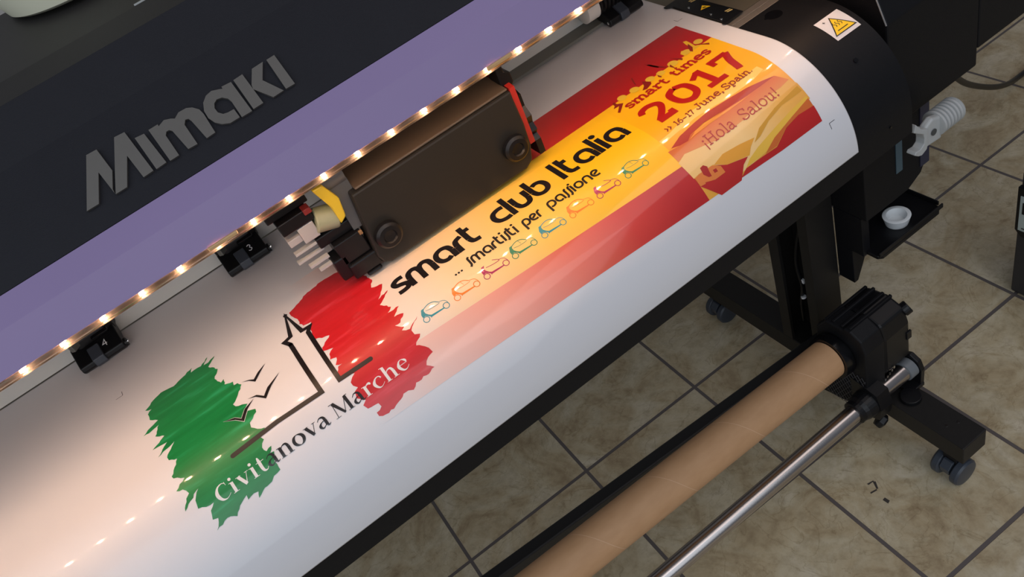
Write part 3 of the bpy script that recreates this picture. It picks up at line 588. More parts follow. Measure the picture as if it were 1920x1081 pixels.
# pinch rollers
def pinch_roller(cx, digit):
    bm = bmesh.new()
    prism(bm, [(1.094, .9512), (1.088, .957), (1.089, .9655), (1.118, .982), (1.130, .980), (1.1455, .992), (1.1455, .972), (1.125, .958)], 0, cx-.034, cx+.033)
    body = link('pinch_roller', bm, PLAST, printer, bevel=.002, label='black pinch roller unit with white number' if digit else None)
    bm = bmesh.new()
    prism(bm, [(1.089, .953), (1.084, .958), (1.0855, .9685), (1.104, .9785), (1.110, .974), (1.100, .955)], 0, cx-.013, cx+.004)
    link('release_tab', bm, RUBBER, body, bevel=.0012)
    bm = bmesh.new()
    cyl(bm, (cx-.030, 1.097, .9585), (cx+.036, 1.097, .9585), .0066, 20)
    link('roller_shaft', bm, PLAST, body, smooth=True)
    for s in (cx-.033, cx+.037):
        bm = bmesh.new(); lathe(bm, (s-.002, 1.097, .9585), (1, 0, 0), [(0, .001), (.001, .0026), (.003, .0026), (.004, .001)], 12)
        link('shaft_end', bm, CHROME, body, smooth=True)
    bm = bmesh.new()
    prism(bm, [(cx-.034, 1.144), (cx+.036, 1.144), (cx+.034, 1.122), (cx+.022, 1.114), (cx-.020, 1.112), (cx-.034, 1.124)], 2, .972, .9915)
    link('mount_bracket', bm, PLAST, body, bevel=.002)
    bm = bmesh.new()
    prism(bm, [(cx-.030, 1.108), (cx-.024, 1.104), (cx-.018, 1.110), (cx+.004, 1.130), (cx-.002, 1.134), (cx-.022, 1.120)], 2, .984, .9955)
    link('lever', bm, mat('lever_grey', lin(120, 122, 118), .3, metal=.5), body, bevel=.001)
    for sx in (cx-.040, cx+.040):
        bm = bmesh.new()
        pts = [(sx + .007*(k/40-.5), 1.134 + .0042*cos(k*2*pi*5/40), .994 + .0042*sin(k*2*pi*5/40)) for k in range(41)]
        tube(bm, pts, .0009, 6); cyl(bm, (sx-.006, 1.134, .994), (sx+.006, 1.134, .994), .0018, 8)
        link('spring', bm, STEEL, body, smooth=True)
    bm = bmesh.new(); prism(bm, [(1.112, .9795), (1.124, .9850), (1.121, .9910), (1.109, .9850)], 0, cx+.000, cx+.026)
    link('top_ridge', bm, GLOSS, body, bevel=.0015)
    if digit:
        # white number on the sloping face between (1.112,.990) and (1.140,1.004)
        I = Ink(); n = .0011
        if digit == '4':
            I.stroke([(.0040, .0), (.0040, .0082), (0, .0030), (.0056, .0030)], n)
        else:
            I.stroke(catmull([(.0004, .0072), (.0026, .0084), (.0046, .0066), (.0030, .0046), (.0048, .0022), (.0026, .0), (.0002, .0012)], 5), n)
        fn = lambda x, y, h: (cx + .0085 + x*1.2, 1.0975 + y*1.2*.869, .9703 + y*1.2*.494 + h)
        bmn = I.bm
        for v in bmn.verts: v.co = Vector(fn(v.co.x, v.co.y, .0006))
        for f in list(bmn.faces):
            f.normal_update()
            if f.normal.z < 0: f.normal_flip()
        link('number', bmn, WHITEP, body, label='white number %s' % digit)
    return body
pinch_roller(-.279, '4')
pinch_roller(-.041, '3')
pinch_roller(.680, None)

# ------------------------------------------------------------------ stand
bm = bmesh.new(); box(bm, .783, .845, .536, 1.262, .100, .150)
beam = link('base_beam', bm, STAND, printer, bevel=.002)
for x, y in ((.815, .675), (.806, .588), (.826, .579)):
    bm = bmesh.new(); cyl(bm, (x, y, .1500), (x, y, .1515), .0022, 10); link('screw', bm, CHROME, beam)
bm = bmesh.new()
prism(bm, [(.783,.858),(.848,.858),(.848,.968),(.783,.968),(.783,.942),(.790,.942),(.790,.960),(.841,.960),(.841,.866),(.790,.866),(.790,.881),(.783,.881)], 2, .1505, .80)
post = link('stand_post', bm, STAND, printer)
bm = bmesh.new(); tube(bm, catmull([(.815, .905, .50), (.80, .915, .40), (.797, .905, .33), (.802, .92, .27), (.81, .93, .20)], 8), .004)
link('cable', bm, PLAST, post, smooth=True)
bm = bmesh.new(); box(bm, .795, .800, .898, .904, .343, .352); link('cable_tie', bm, WHITEP, post)
bm = bmesh.new(); lathe(bm, (.797, .905, .297), (0, .3, 1), [(0, .0055), (.004, .0055)], 12); link('cable_tie', bm, WHITEP, post)
def caster(x, y):
    bm = bmesh.new()
    box(bm, x-.010, x+.010, y-.014, y+.014, .045, .072); cyl(bm, (x, y, .07), (x, y, .1002), .009, 16); cyl(bm, (x, y, .094), (x, y, .1002), .022, 20)
    c = link('caster', bm, PLAST, printer, bevel=.001)
    for s in (-1, 1):
        bm = bmesh.new()
        lathe(bm, (x, y+s*.011, .0300), (0, s, 0), [(0, .024), (.002, .0285), (.004, .030), (.014, .030), (.018, .027), (.019, .020), (.0195, .004)], 32)
        link('wheel', bm, RUBBER, c, smooth=True)
    bm = bmesh.new(); prism(bm, [(x-.024, .030), (x-.026, .046), (x-.014, .060), (x-.005, .060), (x-.005, .03)], 1, y-.010, y+.010)
    link('brake_hood', bm, RUBBER, c, bevel=.001)
caster(.808, .574); caster(.814, 1.225)

# right service cabinet, underside box, ink tray
bm = bmesh.new()
prism(bm, [(.748, .722), (.748, .905), (.7485, .908), (.790, 1.010), (.812, 1.05), (1.24, 1.10), (1.24, .722)], 0, .875, 1.075)
cab = link('service_cabinet', bm, BLACK, printer, bevel=.003)
bm = bmesh.new()
prism(bm, [(.748, .752), (.748, .905), (.7485, .908), (.790, 1.010), (.812, 1.05), (1.24, 1.10), (1.24, .752)], 0, 1.0755, 1.75)
link('service_cabinet', bm, BLACK, printer, bevel=.003)
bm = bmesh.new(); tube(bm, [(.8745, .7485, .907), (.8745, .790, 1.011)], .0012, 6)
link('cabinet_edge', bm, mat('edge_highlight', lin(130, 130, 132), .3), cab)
bm = bmesh.new()
prism(bm, [(.850, .528), (.955, .528), (.988, .545), (1.005, .575), (1.005, .7215), (.850, .7215)], 1, .783, 1.10)
ub = link('lower_housing', bm, BLACK, printer, bevel=.002)
bm = bmesh.new(); box(bm, .925, .940, .7815, .7828, .585, .660)
link('level_window', bm, BLUEG, ub)
bm = bmesh.new(); box(bm, .984, 1.0058, .7810, .7828, .560, .715)
link('side_panel', bm, mat('bluish_black', lin(48, 48, 66), .4), ub)
# tray with holder ring
bm = bmesh.new()
prism(bm, [(.858, .772), (.866, .765), (1.012, .765), (1.022, .772), (1.026, .79), (1.026, .86), (.858, .86)], 2, .436, .4445)
tray = link('ink_tray', bm, PLAST, printer, bevel=.0015)
bm = bmesh.new()
box(bm, .858, 1.024, .7652, .7685, .4447, .4540); box(bm, 1.022, 1.0255, .775, .86, .4447, .4540); box(bm, .860, 1.02, .845, .858, .4447, .485)
link('tray_rim', bm, PLAST, tray, bevel=.001)
bm = bmesh.new(); prism(bm, [(.8500, .350), (.8600, .3505), (.8760, .385), (.8960, .4355), (.8500, .4355)], 1, .821, .858)
link('tray_bracket', bm, BLACK, tray, bevel=.001)
bm = bmesh.new(); box(bm, .850, .868, .795, .858, .436, .5275)
link('tray_arm', bm, BLACK, tray, bevel=.001)
cup = None
bm = bmesh.new()
lathe(bm, (.947, .803, .4447), (0, 0, 1), [(0, .019), (.0005, .020), (.018, .0245), (.019, .0248), (.0195, .0240), (.0195, .0180), (.016, .0172), (.004, .0150), (.0035, .0148), (.0034, .0003)], 40)
cup = link('white_cup', bm, CUPW, None, smooth=True)
sset(cup, None, 'small round white plastic cup standing in the black tray beside the stand post', 'cup')

# clamp lever (pale grey, ribbed grip)
bm = bmesh.new()
prism(bm, [(.856, .752), (.860, .765), (.873, .748), (.886, .740), (.8865, .712), (.884, .704), (.873, .699), (.8655, .702), (.857, .709), (.8600, .7135), (.8705, .7120), (.8780, .7170), (.8790, .7260), (.8770, .7360)], 1, .690, .706)
lv = link('clamp_lever', bm, GREYH, printer, bevel=.0012, label='pale grey ribbed clamp lever')
bm = bmesh.new(); prism(bm, [(.883, .704), (.921, .700), (.921, .742), (.900, .750), (.884, .742)], 1, .6925, .7055)
link('lever_arm', bm, GREYH, lv, bevel=.004, seg=3)
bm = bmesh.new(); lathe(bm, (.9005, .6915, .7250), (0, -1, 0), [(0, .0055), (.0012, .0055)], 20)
link('hole_shade', bm, mat('hole_shadow_plastic', lin(70, 72, 72), .6), lv)  # grey disc painted as the shade inside the lever hole
bm = bmesh.new(); pr = [(0, .0)]
for k in range(6): pr += [(k*.0072, .0172), (k*.0072+.0010, .0205), (k*.0072+.0048, .0205), (k*.0072+.0058, .0172)]
pr += [(.0440, .0205), (.0475, .0190), (.050, .012), (.0505, .0)]
lathe(bm, (.9150, .703, .7265), (1, 0, 0), pr[1:-1], 32)
link('ribbed_grip', bm, GREYH, lv, smooth=True)

# ------------------------------------------------------------------ light strip under the cover edge
strip = empty('light_strip', (0, .826, 1.146), 'clear tube of small warm lights running along the lower edge of the lavender trim', 'light strip')
bm = bmesh.new(); cyl(bm, (CX0, .8330, 1.1452), (CX1, .8330, 1.1452), .0036, 14)
link('clear_tube', bm, CLEAR, strip, smooth=True)
bm = bmesh.new(); box(bm, CX0, CX1, .8372, .8386, 1.1371, 1.1484)
link('strip_backing_shield', bm, mat('strip_backing_shield', lin(34, 26, 20), .6), strip)  # backing extended below the tube to block light towards the rear
for k in range(-8, 27):
    x = -.2785 + .04605*k
    bm = bmesh.new()
    box(bm, x-.0022, x+.0022, .8316, .8346, 1.1446, 1.1472)
    link('led', bm, LEDM, strip)
    l = bpy.data.lights.new('led_glow', 'POINT'); l.energy = .15; l.color = (1.0, .61, .36); l.shadow_soft_size = .0030
    o = bpy.data.objects.new('led_glow', l); S.collection.objects.link(o); o.location = (x, .8330, 1.1408); child(o, strip)
for xs in (-.058, .316):
    bm = bmesh.new(); box(bm, xs, xs+.036, .8255, .8290, 1.1465, 1.1512)
    link('tube_clip', bm, mat('amber_clip', lin(206, 168, 120), .25), strip, bevel=.001)

# ------------------------------------------------------------------ print carriage
car = empty('print_carriage', (.23, .95, .957), 'dark grey box-shaped print carriage hanging over the sheet below the light strip', 'print carriage')
bm = bmesh.new()
X0, X1 = .100, .3585
prism(bm, [(X0+.014, .9565), (X0+.004, .962), (X0, .975), (X0+.012, 1.0725), (X1, 1.0725), (X1+.002, 1.02), (X1, .985), (X1-.006, .9640), (X1-.018, .9565)], 1, .8900, .925)
link('front_cover', bm, HEADM, car, bevel=.003)
bm = bmesh.new(); prism(bm, [(.9255, .958), (.9255, 1.0735), (.893, 1.0735), (.893, 1.0770), (.975, 1.082), (1.085, 1.082), (1.085, 1.020), (1.05, .958)], 0, X0+.020, X1-.002)
link('top_cover', bm, mat('led_tinted_cover', lin(92, 80, 68), .38, noise=.05), car, bevel=.002)  # brown tone paints in strip light reflected on the dark top
for kx in (.1265, .3335):
    bm = bmesh.new(); lathe(bm, (kx, .8899, .9995), (0, -1, 0), [(0, .0170), (.003, .0190), (.010, .0185), (.013, .0150), (.0135, .0095), (.011, .0080), (.0105, .0015)], 32)
    link('round_knob', bm, PLAST, car, smooth=True)
bm = bmesh.new(); prism(bm, [(.893, .985), (.893, 1.074), (.930, 1.080), (.960, 1.080), (.960, 1.00), (.93, .975)], 0, X1+.0005, X1+.0085)
link('side_strip', bm, REDM, car, label='red strip on the right side')
bm = bmesh.new()
prism(bm, [(.893, .962), (.893, .985), (.899, .992), (.893, 1.000), (.899, 1.010), (.895, 1.022), (.905, 1.034), (.905, 1.052), (.925, 1.060), (.97, 1.065), (.97, .962)], 0, X1+.009, X1+.018)
link('gear_rack', bm, PLAST, car)
bm = bmesh.new(); prism(bm, [(.355, 1.064), (.3660, 1.064), (.3745, 1.073), (.3740, 1.088), (.3660, 1.0935), (.366, 1.108), (.355, 1.112)], 1, .905, .935)
link('cable_clamp', bm, PLAST, car, bevel=.002)
# exposed parts at the left end
bm = bmesh.new(); prism(bm, [(.074, 1.104), (.088, 1.104), (.098, 1.076), (.094, 1.050), (.084, 1.044), (.084, 1.07)], 1, .895, .925)
link('yellow_lever', bm, YELB, car, bevel=.002, label='yellow lever')
bm = bmesh.new(); cyl(bm, (.058, .915, 1.058), (.086, .915, 1.048), .0165, 24)
link('ink_damper', bm, FROST, car, smooth=True, bevel=.002)
bm = bmesh.new(); cyl(bm, (.088, .925, 1.10), (.119, .925, 1.10), .024, 28); box(bm, .094, .120, .905, .945, 1.02, 1.09)
link('drive_motor', bm, mat('motor_grey', lin(96, 100, 104), .35, metal=.3), car, smooth=True)
bm = bmesh.new()
bm.free()
for b in ((.008, .066, .915, .95, 1.086, 1.108), (.016, .060, .905, .95, 1.066, 1.084), (.046, .098, .91, .95, 1.020, 1.036), (.060, .100, .90, .95, .985, 1.019)):
    bm = bmesh.new(); box(bm, *b); link('sensor_bracket', bm, PLAST, car, bevel=.0015)
bm = bmesh.new(); box(bm, .062, .104, .895, .93, .960, .984); box(bm, .048, .068, .90, .93, .965, 1.0); box(bm, .078, .100, .893, .92, .9545, .9598)
link('head_base', bm, PLAST, car, bevel=.003)
bm = bmesh.new(); box(bm, .034, .056, .908, .945, 1.040, 1.064); box(bm, .016, .034, .912, .94, 1.044, 1.054)
link('connector_block', bm, mat('pale_connector', lin(176, 174, 176), .3), car, bevel=.001)
for b in ((.022, .050, .9105, .9185, 1.004, 1.0075), (.012, .050, .914, .922, 1.016, 1.0195), (.030, .060, .908, .916, .994, .9975), (.015, .060, .9115, .9195, 1.030, 1.0335)):
    bm = bmesh.new(); box(bm, *b); link('steel_blade', bm, GREYH, car)
bm = bmesh.new(); box(bm, .052, .062, .9005, .915, 1.078, 1.086)
link('red_connector', bm, mat('dull_red', lin(120, 34, 34), .5), car, bevel=.001)
bm = bmesh.new(); box(bm, .030, .050, .905, .914, 1.103, 1.112)
link('peach_reflection', bm, mat('peach_reflection', lin(205, 150, 112), .4, metal=.2), car, bevel=.001)  # peach chip painted as a reflection of the strip lights
bm = bmesh.new(); box(bm, .0955, .1005, .890, .8935, 1.018, 1.024)
link('brass_strip', bm, mat('brass_strip', lin(150, 118, 84), .35, metal=.4), car, bevel=.0008)
bm = bmesh.new(); box(bm, .115, .345, .955, .99, .9520, .9575)
link('nozzle_plate', bm, STEEL, car)
# ------------------------------------------------------------------ media edge plate
ep = bm = bmesh.new()
prism(bm, [(.7300, 1.042), (.7265, 1.046), (.7265, 1.052), (.765, 1.052), (.768, 1.035), (.7695, .925), (.7695, .9165), (.7310, .9145), (.7305, .921), (.7345, .924), (.7345, 1.038)], 2, .9508, .9530)
ep = link('media_edge_plate', bm, PLAST, None, bevel=.0005)
sset(ep, None, 'thin black metal plate with yellow marks pinning the right edge of the sheet', 'edge guide')
def flat(name, polys, z, material, parent, strokes=None):
    bm = bmesh.new()
    for P in polys: bm.faces.new([bm.verts.new((x, y, z)) for x, y in P])
    for f in bm.faces:
        f.normal_update()
        if f.normal.z < 0: f.normal_flip()
    return link(name, bm, material, parent)
flat('yellow_triangle', [[(.7445, .983), (.7600, .9775), (.7560, .9925)]], .9532, YELLOW, ep)
flat('triangle_mark', [[(.7495, .9835), (.7555, .9815), (.7550, .9845), (.7500, .9860)]], .9534, INKBLK, ep)
for P in ([(.7560, 1.018), (.7640, 1.016), (.7640, 1.019), (.7560, 1.021)], [(.7560, 1.023), (.7640, 1.021), (.7640, 1.0235), (.7560, 1.0255)], [(.7570, .936), (.7660, .934), (.7660, .937), (.7570, .939)], [(.7570, .941), (.7660, .939), (.7660, .9415), (.7570, .9435)]): flat('small_print', [P], .9532, mat('ochre_print', lin(206, 186, 120), .5), ep)
for x, y in ((.742, 1.008), (.742, .957), (.7385, .930)):
    bm = bmesh.new(); lathe(bm, (x, y, .9528), (0, 0, 1), [(0, .0022), (.0012, .0020), (.0016, .0008)], 12); link('screw', bm, CHROME, ep, smooth=True)

# ------------------------------------------------------------------ printed vinyl sheet
UL, UR = -.66, .7335
bm = bmesh.new()
vs = []
samples = [-.147, -.05, .05, .12, V1] + [V1 + (V2-V1)*k/60 for k in range(1, 61)]
samples = [-.147, -.1455] + samples[1:]
samples = [s for s in samples if s < .3965] + [.3975, .399]
rows = []
for v in samples:
    rows.append([bm.verts.new(surf(u, v, 0)) for u in (UL, UL+.0015, UL+.35, UL+.7, UL+1.05, UR-.0015, UR)])
for r, q in zip(rows, rows[1:]):
    for k in range(6): bm.faces.new((r[k], q[k], q[k+1], r[k+1]))
sheet = link('vinyl_sheet', bm, VINYL, None, smooth=True)
sheet.modifiers.new('thickness', 'SOLIDIFY').thickness = .0006
sheet.modifiers['thickness'].offset = -1
sset(sheet, None, 'wide white vinyl sheet with colourful banner print, draped over the black printer front', 'printed banner')
mm = lambda L: [(a/1e4, b/1e4) for a, b in L]
RED = lin(196, 22, 26)
PINK = lin(246, 172, 152)
H1, H2, H3, H4 = .00015, .00026, .00037, .00048
WARM = lin(240, 220, 205)
redband = print_mat('red_band_ink', [(-.02, lin(226, 224, 228)), (.06, lin(240, 205, 195)), (.18, lin(248, 168, 148)), (.29, lin(238, 110, 84)), (.38, lin(214, 52, 40)), (.46, lin(186, 20, 22)), (.70, lin(182, 16, 20))])
yelband = print_mat('yellow_band_ink', [(.02, lin(228, 224, 224)), (.10, lin(242, 222, 206)), (.18, lin(252, 214, 160)), (.28, lin(255, 204, 96)), (.38, lin(255, 196, 30)), (.50, lin(255, 192, 12))])
I = Ink(); I.poly([(-.02, .0075), (.6985, .0075), (.6985, .0885), (-.02, .0885)]); I.build('red_band', redband, sheet, H1)
I = Ink(); I.poly([(.02, .0885), (.4890, .0885), (.4890, .2600), (.422, .2580), (.224, .2500), (.092, .2440), (.02, .2415)]); I.build('yellow_band', yelband, sheet, H1)
I = Ink(); I.poly([(-.02, .2400), (.02, .2415), (.092, .2440), (.224, .2500), (.422, .2580), (.4890, .2600), (.4890, .3175), (.443, .3160), (.292, .3100), (.075, .3030), (-.02, .3005)]); I.build('red_band', redband, sheet, H1)
artbg = print_mat('art_gold_ink', [(.088, lin(252, 190, 14)), (.20, lin(250, 176, 20)), (.25, lin(238, 160, 50)), (.33, lin(232, 168, 60))], axis='Y')
I = Ink(); I.poly([(.4890, .0885), (.6985, .0885), (.6945, .2600), (.6920, .3220), (.545, .3190), (.4890, .3175)]); art = I.build('art_panel', artbg, sheet, H1)
def flatink(name, key, col, h, parent=None):
    I = Ink()
    P = mm(D[key]) if isinstance(key, str) else mm(key)
    P = [(min(max(x, .4890), .6985 - max(0, y-.0885)*.0278), .3218 if (y > .3085 and 'red_' in name) else y) for x, y in P]
    I.poly(P); return I.build(name, mat('ink_'+name, col, .42, coat=.75, coatr=.065), parent or art, h)
I = Ink(); I.poly(mm(D['a_cream'])); I.build('cream_swoosh', print_mat('cream_ink', [(.47, lin(240, 196, 120)), (.58, lin(244, 206, 140)), (.66, lin(234, 178, 84)), (.70, lin(228, 166, 70))]), art, H2)
flatink('yellow_crescent', 'a_yellow', lin(226, 160, 50), H3)
flatink('gold_leaf', 'a_yellow3', lin(232, 186, 66), H3)
flatink('olive_curve', 'a_yellow2', lin(206, 152, 44), H4)
I = Ink(); I.poly(mm(D['a_orange'])); I.build('orange_swoosh', print_mat('orange_ink', [(.20, lin(196, 66, 22)), (.235, lin(214, 104, 40)), (.27, lin(232, 160, 86))], axis='Y'), art, H3)
flatink('dark_red_swoosh', 'a_dark', lin(176, 36, 14), H4)
flatink('pale_swoosh', 'a_pale', lin(246, 204, 104), H2)
flatink('thin_highlight', 'a_line', lin(240, 150, 50), H4+.0001)
flatink('brown_band', 'a_band', lin(204, 104, 38), H4)
I = Ink(); I.poly([(.6934, .2979), (.6920, .3219), (.6162, .3219), (.5450, .3190), (.5579, .3122), (.5877, .3126), (.6130, .3137), (.6407, .3000), (.6660, .2959)]); I.build('red_corner', mat('ink_red_corner', lin(186, 22, 22), .42, coat=.75, coatr=.065), art, H4+.0001)
flatink('red_foot', 'a_red2', lin(184, 26, 22), H4)
flatink('orange_figures', 'a_fig', lin(222, 126, 54), H4+.0001)
flatink('red_heart', 'a_fig2', lin(172, 28, 20), H4+.0002)
flatink('red_dot', 'a_fig3', lin(172, 28, 20), H4+.0002)
# crowd silhouettes: red sky over the yellow field
crowd = [(x, y) for x, y in mm(D['crowd']) if x < .700]
crowd = [(.4890, .0840)] + crowd[1:] + [(.6985, .0640), (.6985, .0900), (.4890, .0900)]
I = Ink(); I.poly(crowd); I.build('crowd_silhouette', print_mat('crowd_ink', [(.489, lin(252, 196, 20)), (.70, lin(232, 186, 40))]), sheet, H3)
dred = mat('ink_dark_red_arms', lin(140, 26, 14), .42, coat=.75, coatr=.065)
for a in D['arms']: I = Ink(); I.poly([(min(x, .6985), y) for x, y in mm(a)]); I.build('raised_arm', dred, sheet, H4)
I = Ink()
for (x, y, r) in ((.5250, .0870, .0080), (.5480, .0880, .0085), (.5780, .0880, .0080), (.5960, .0910, .0075), (.6220, .0880, .0090), (.6530, .0830, .0080), (.6810, .0780, .0080)):
    I.disc(x, y, r*.9, 18)
I.build('crowd_heads', print_mat('crowd_head_ink', [(.489, lin(240, 196, 50)), (.70, lin(226, 186, 60))]), sheet, H3+.00006)
TXT = mat('ink_crimson', lin(178, 20, 16), .42, coat=.75, coatr=.065)
TXD = mat('ink_maroon', lin(140, 26, 14), .42, coat=.75, coatr=.065)
I = Ink(); write(I, 'smart', SLAB, .5125, .5895, .1205, .0128, .28); I.build('title_word', TXT, art, H4+.0002)
I = Ink(); write(I, 'times', SLAB, .6000, .6720, .1190, .0128, .28); I.build('title_word', TXT, art, H4+.0002)
# 2017 in heavy slab figures
I = Ink(); hgt = .0530; bs = .1880; t = .0105
def P2(x, *p): return [(x+a*.0400, bs-b*hgt) for a, b in p]
I.stroke(catmull(P2(.5095, (.06, .70), (.16, .84), (.46, .90), (.76, .80), (.80, .62), (.58, .38), (.22, .12)), 6), .0100)
I.stroke(P2(.5095, (.16, .10), (.86, .10)), .0105); I.stroke(P2(.5095, (.80, .0), (.80, .26)), .0085)
I.stroke(catmull(P2(.5585, (.46, .91), (.78, .78), (.86, .5), (.78, .22), (.46, .09), (.14, .22), (.06, .5), (.14, .78), (.46, .91))[:-1] + P2(.5585, (.46, .91)), 6), .0105)
I.stroke(P2(.6020, (.50, .04), (.50, .98)), .0105); I.stroke(P2(.6020, (.06, .70), (.50, .92)), .0090); I.stroke(P2(.6020, (.10, .08), (.92, .08)), .0095)
I.stroke(P2(.6430, (.04, .90), (.84, .90)), .0095); I.stroke(P2(.6430, (.10, .98), (.10, .66)), .0085); I.stroke(catmull(P2(.6430, (.84, .92), (.58, .50), (.42, .0)), 5), .0105)
I.build('year_figures', TXT, art, H4+.0002)
I = Ink()
write(I, '>>', SLAB, .5085, .5195, .2075, .0090, .19)
write(I, '16-17', SLAB, .5245, .5585, .2075, .0066, .22); write(I, 'June,', SLAB, .5635, .6120, .2062, .0080, .23); write(I, 'Spain.', SLAB, .6150, .6665, .2060, .0078, .23)
I.build('date_line', TXD, art, H4+.0002)
I = Ink()
write(I, '^Hola', SLAB, .5300, .5850, .2595, .0118, .135); write(I, 'Salou!', SLAB, .5975, .6650, .2595, .0120, .135)
I.build('greeting_line', TXT, art, H4+.0002)
# club name
def mean(): pass
for wd, a, b, base in (('smart', .0905, .2265, .1695), ('Club', .2500, .3440, .1690), ('Italia', .3605, .4800, .1680)):
    I = Ink(); write(I, wd, ROUND, a, b, base, .0345, .235); I.build('club_name_word', INKBLK, sheet, H3, label='large black rounded word')
I = Ink()
for u in (.1625, .1670, .1716): I.disc(u, .1975, .0016, 12)
I.build('ellipsis', INKBLK, sheet, H3)
for wd, a, b, base in (('fmartifti', .1840, .2640, .1998), ('per', .2725, .3035, .2000), ('paffione', .3140, .4010, .1992)):
    I = Ink(); write(I, wd, ROUND, a, b, base, .0142, .22); I.build('motto_word', INKBLK, sheet, H3, label='small black rounded word')
# row of little cars
CARC = [lin(28, 140, 156), lin(240, 130, 30), lin(176, 30, 90), lin(30, 130, 92)]
w1, w2 = mm(D['car_w'][:2]); w3, w4 = mm(D['car_w'][2:])
r1 = w1[0]-w2[0]+.0010; r2 = r1*1.02
starts = [.0950, .1418, .1880, .2330, .2800, .3260, .3715, .4195]
for k, s0 in enumerate(starts):
    dx = s0-.0950; dy = (-.0012, -.0010, -.0012, -.0016, -.0012, -.0012, -.0014, -.0016)[k]+.001
    sc = 1.0
    f = lambda L: [(x+dx, y+dy) for x, y in mm(L)]
    I = Ink()
    nose = f(D['car_nose']); I.poly(nose)
    for (c, r) in ((w1, r1), (w3, r2)):
        ring = [(c[0]+dx+r*cos(2*pi*j/20), c[1]+dy+r*sin(2*pi*j/20)) for j in range(20)]
        I.stroke(ring, .0010, closed=True)
    P = catmull(f(D['car_sill']), 6); n = len(P)
    I.stroke([(x, y, .0030-.0018*min(1, i/n*1.6)) for i, (x, y) in enumerate(P)])
    if k % 4 == 2:
        q = D['car_road']; I.stroke([(x-.0957+dx, y+dy) for x, y in catmull(mm(q), 5)], .0009)
    else:
        I.stroke(catmull(f(D['car_roof']), 6), .0011); I.stroke(catmull(f(D['car_win']), 6), .0006)
        if k % 4 in (1, 3): I.stroke([(x-.0468+dx, y+dy) for x, y in mm(D['car_lines'])], .0005)
    I.stroke(catmull(f(D['car_rear']), 6), .0007)
    I.build('little_car', mat('car_ink_%d' % (k % 4), CARC[k % 4], .42, coat=.75, coatr=.065), sheet, H3)
# crop marks
for (cx, cy, sx, sy) in ((.7085, .0, 1, -1), (-.2735, 0, -1, -1), (.700, .331, 1, 1)):
    I = Ink(); I.stroke([(cx, cy), (cx+sx*.010, cy)], .0007); I.stroke([(cx, cy), (cx, cy+sy*.009)], .0007); I.build('crop_mark', INKBLK, sheet, H2)

# flag-coloured brush marks with landmark, gulls and town name
def rough_edge(P, amp, seed):
    R = random.Random(seed); out = []
    for i in range(len(P)):
        a, b = P[i], P[(i+1) % len(P)]; out.append(a)
        d = hypot(b[0]-a[0], b[1]-a[1]); n = int(d/.0035)
        for k in range(1, n):
            t = k/n; j = (R.random()-.5)*amp
            nx, ny = -(b[1]-a[1])/d, (b[0]-a[0])/d
            out.append((a[0]+(b[0]-a[0])*t+nx*j, a[1]+(b[1]-a[1])*t+ny*j))
    return out
I = Ink(); I.poly(rough_edge(mm(D['green']), .0022, 3)); gb = I.build('green_brush_mark', brush_mat('green_brush_ink', lin(16, 122, 60), lin(22, 132, 68), lin(40, 158, 100)), sheet, H2)
I = Ink(); I.poly(rough_edge(mm(D['red']), .0022, 5)); rb = I.build('red_brush_mark', brush_mat('red_brush_ink', lin(196, 26, 34), lin(204, 30, 40), lin(216, 56, 70)), sheet, H2)
I = Ink(); I.stroke(mm(D['tower']), .0062)
for p in mm(D['tower']): I.disc(p[0], p[1], .0031, 14)
I.build('tower_outline', INKBLK, sheet, H3)
I = Ink(); wht = Ink()
for b in D['birds']: I.poly(mm(b))
I.build('gull', INKBLK, sheet, H4)
b3 = mm(D['birds'][2]); cxm = sum(p[0] for p in b3)/len(b3); cym = sum(p[1] for p in b3)/len(b3)
wht.stroke(b3, .0011, closed=True); wht.build('gull_outline', mat('ink_white', lin(232, 230, 230), .42, coat=.75, coatr=.065), sheet, H3)
WINK = MATS['ink_white']
I = Ink(); write(I, 'Civit', SERIF, -.2165, -.1500, .2636, .0140); I.build('town_name', WINK, sheet, H3, label='white serif letters on the green brush mark')
I = Ink(); write(I, 'anova', SERIF, -.1500, -.0640, .2636, .0140); I.build('town_name', INKBLK, sheet, H3, label='black serif letters')
I = Ink(); write(I, 'Ma', SERIF, -.0585, -.0145, .2636, .0140); I.build('town_name', INKBLK, sheet, H3, label='black serif capital and vowel overlapping the red brush mark')
I = Ink(); write(I, 'rche', SERIF, -.0150, .0500, .2636, .0140); I.build('town_name', WINK, sheet, H3, label='white serif letters on the red brush mark')

# ------------------------------------------------------------------ take-up system
take = empty('take_up_unit', (.79, .76, .15), 'black motor housing of the take-up reel, clamped on the steel bar at the right end', 'take-up unit')
bm = bmesh.new()
prism(bm, [(.697, .335), (.706, .364), (.730, .3765), (.744, .3765), (.747, .3700), (.786, .3690), (.812, .335), (.822, .160), (.822, .130), (.735, .152), (.715, .1525), (.699, .200)], 0, .7330, .7815)
hs = link('motor_housing', bm, BLACK, take, bevel=.006, seg=3)
bm = bmesh.new()
prism(bm, [(.698, .240), (.698, .328), (.707, .362), (.744, .374), (.786, .366), (.806, .335), (.806, .24), (.77, .185), (.728, .185)], 0, .7817, .8480)
link('motor_housing', bm, PLAST, take, bevel=.006, seg=3)
for y, z in ((.735, .3745), (.752, .3700), (.772, .3695), (.790, .362)):
    bm = bmesh.new(); box(bm, .738, .846, y-.0030, y+.0030, z-.003, z+.0045); link('housing_rib', bm, BLACK, take, bevel=.0015)
bm = bmesh.new(); cyl(bm, (.846, .712, .350), (.858, .708, .356), .013, 20); link('release_button', bm, PLAST, take, bevel=.002)
bm = bmesh.new(); box(bm, .838, .850, .6955, .700, .285, .305); link('side_tab', bm, PLAST, take, bevel=.001)
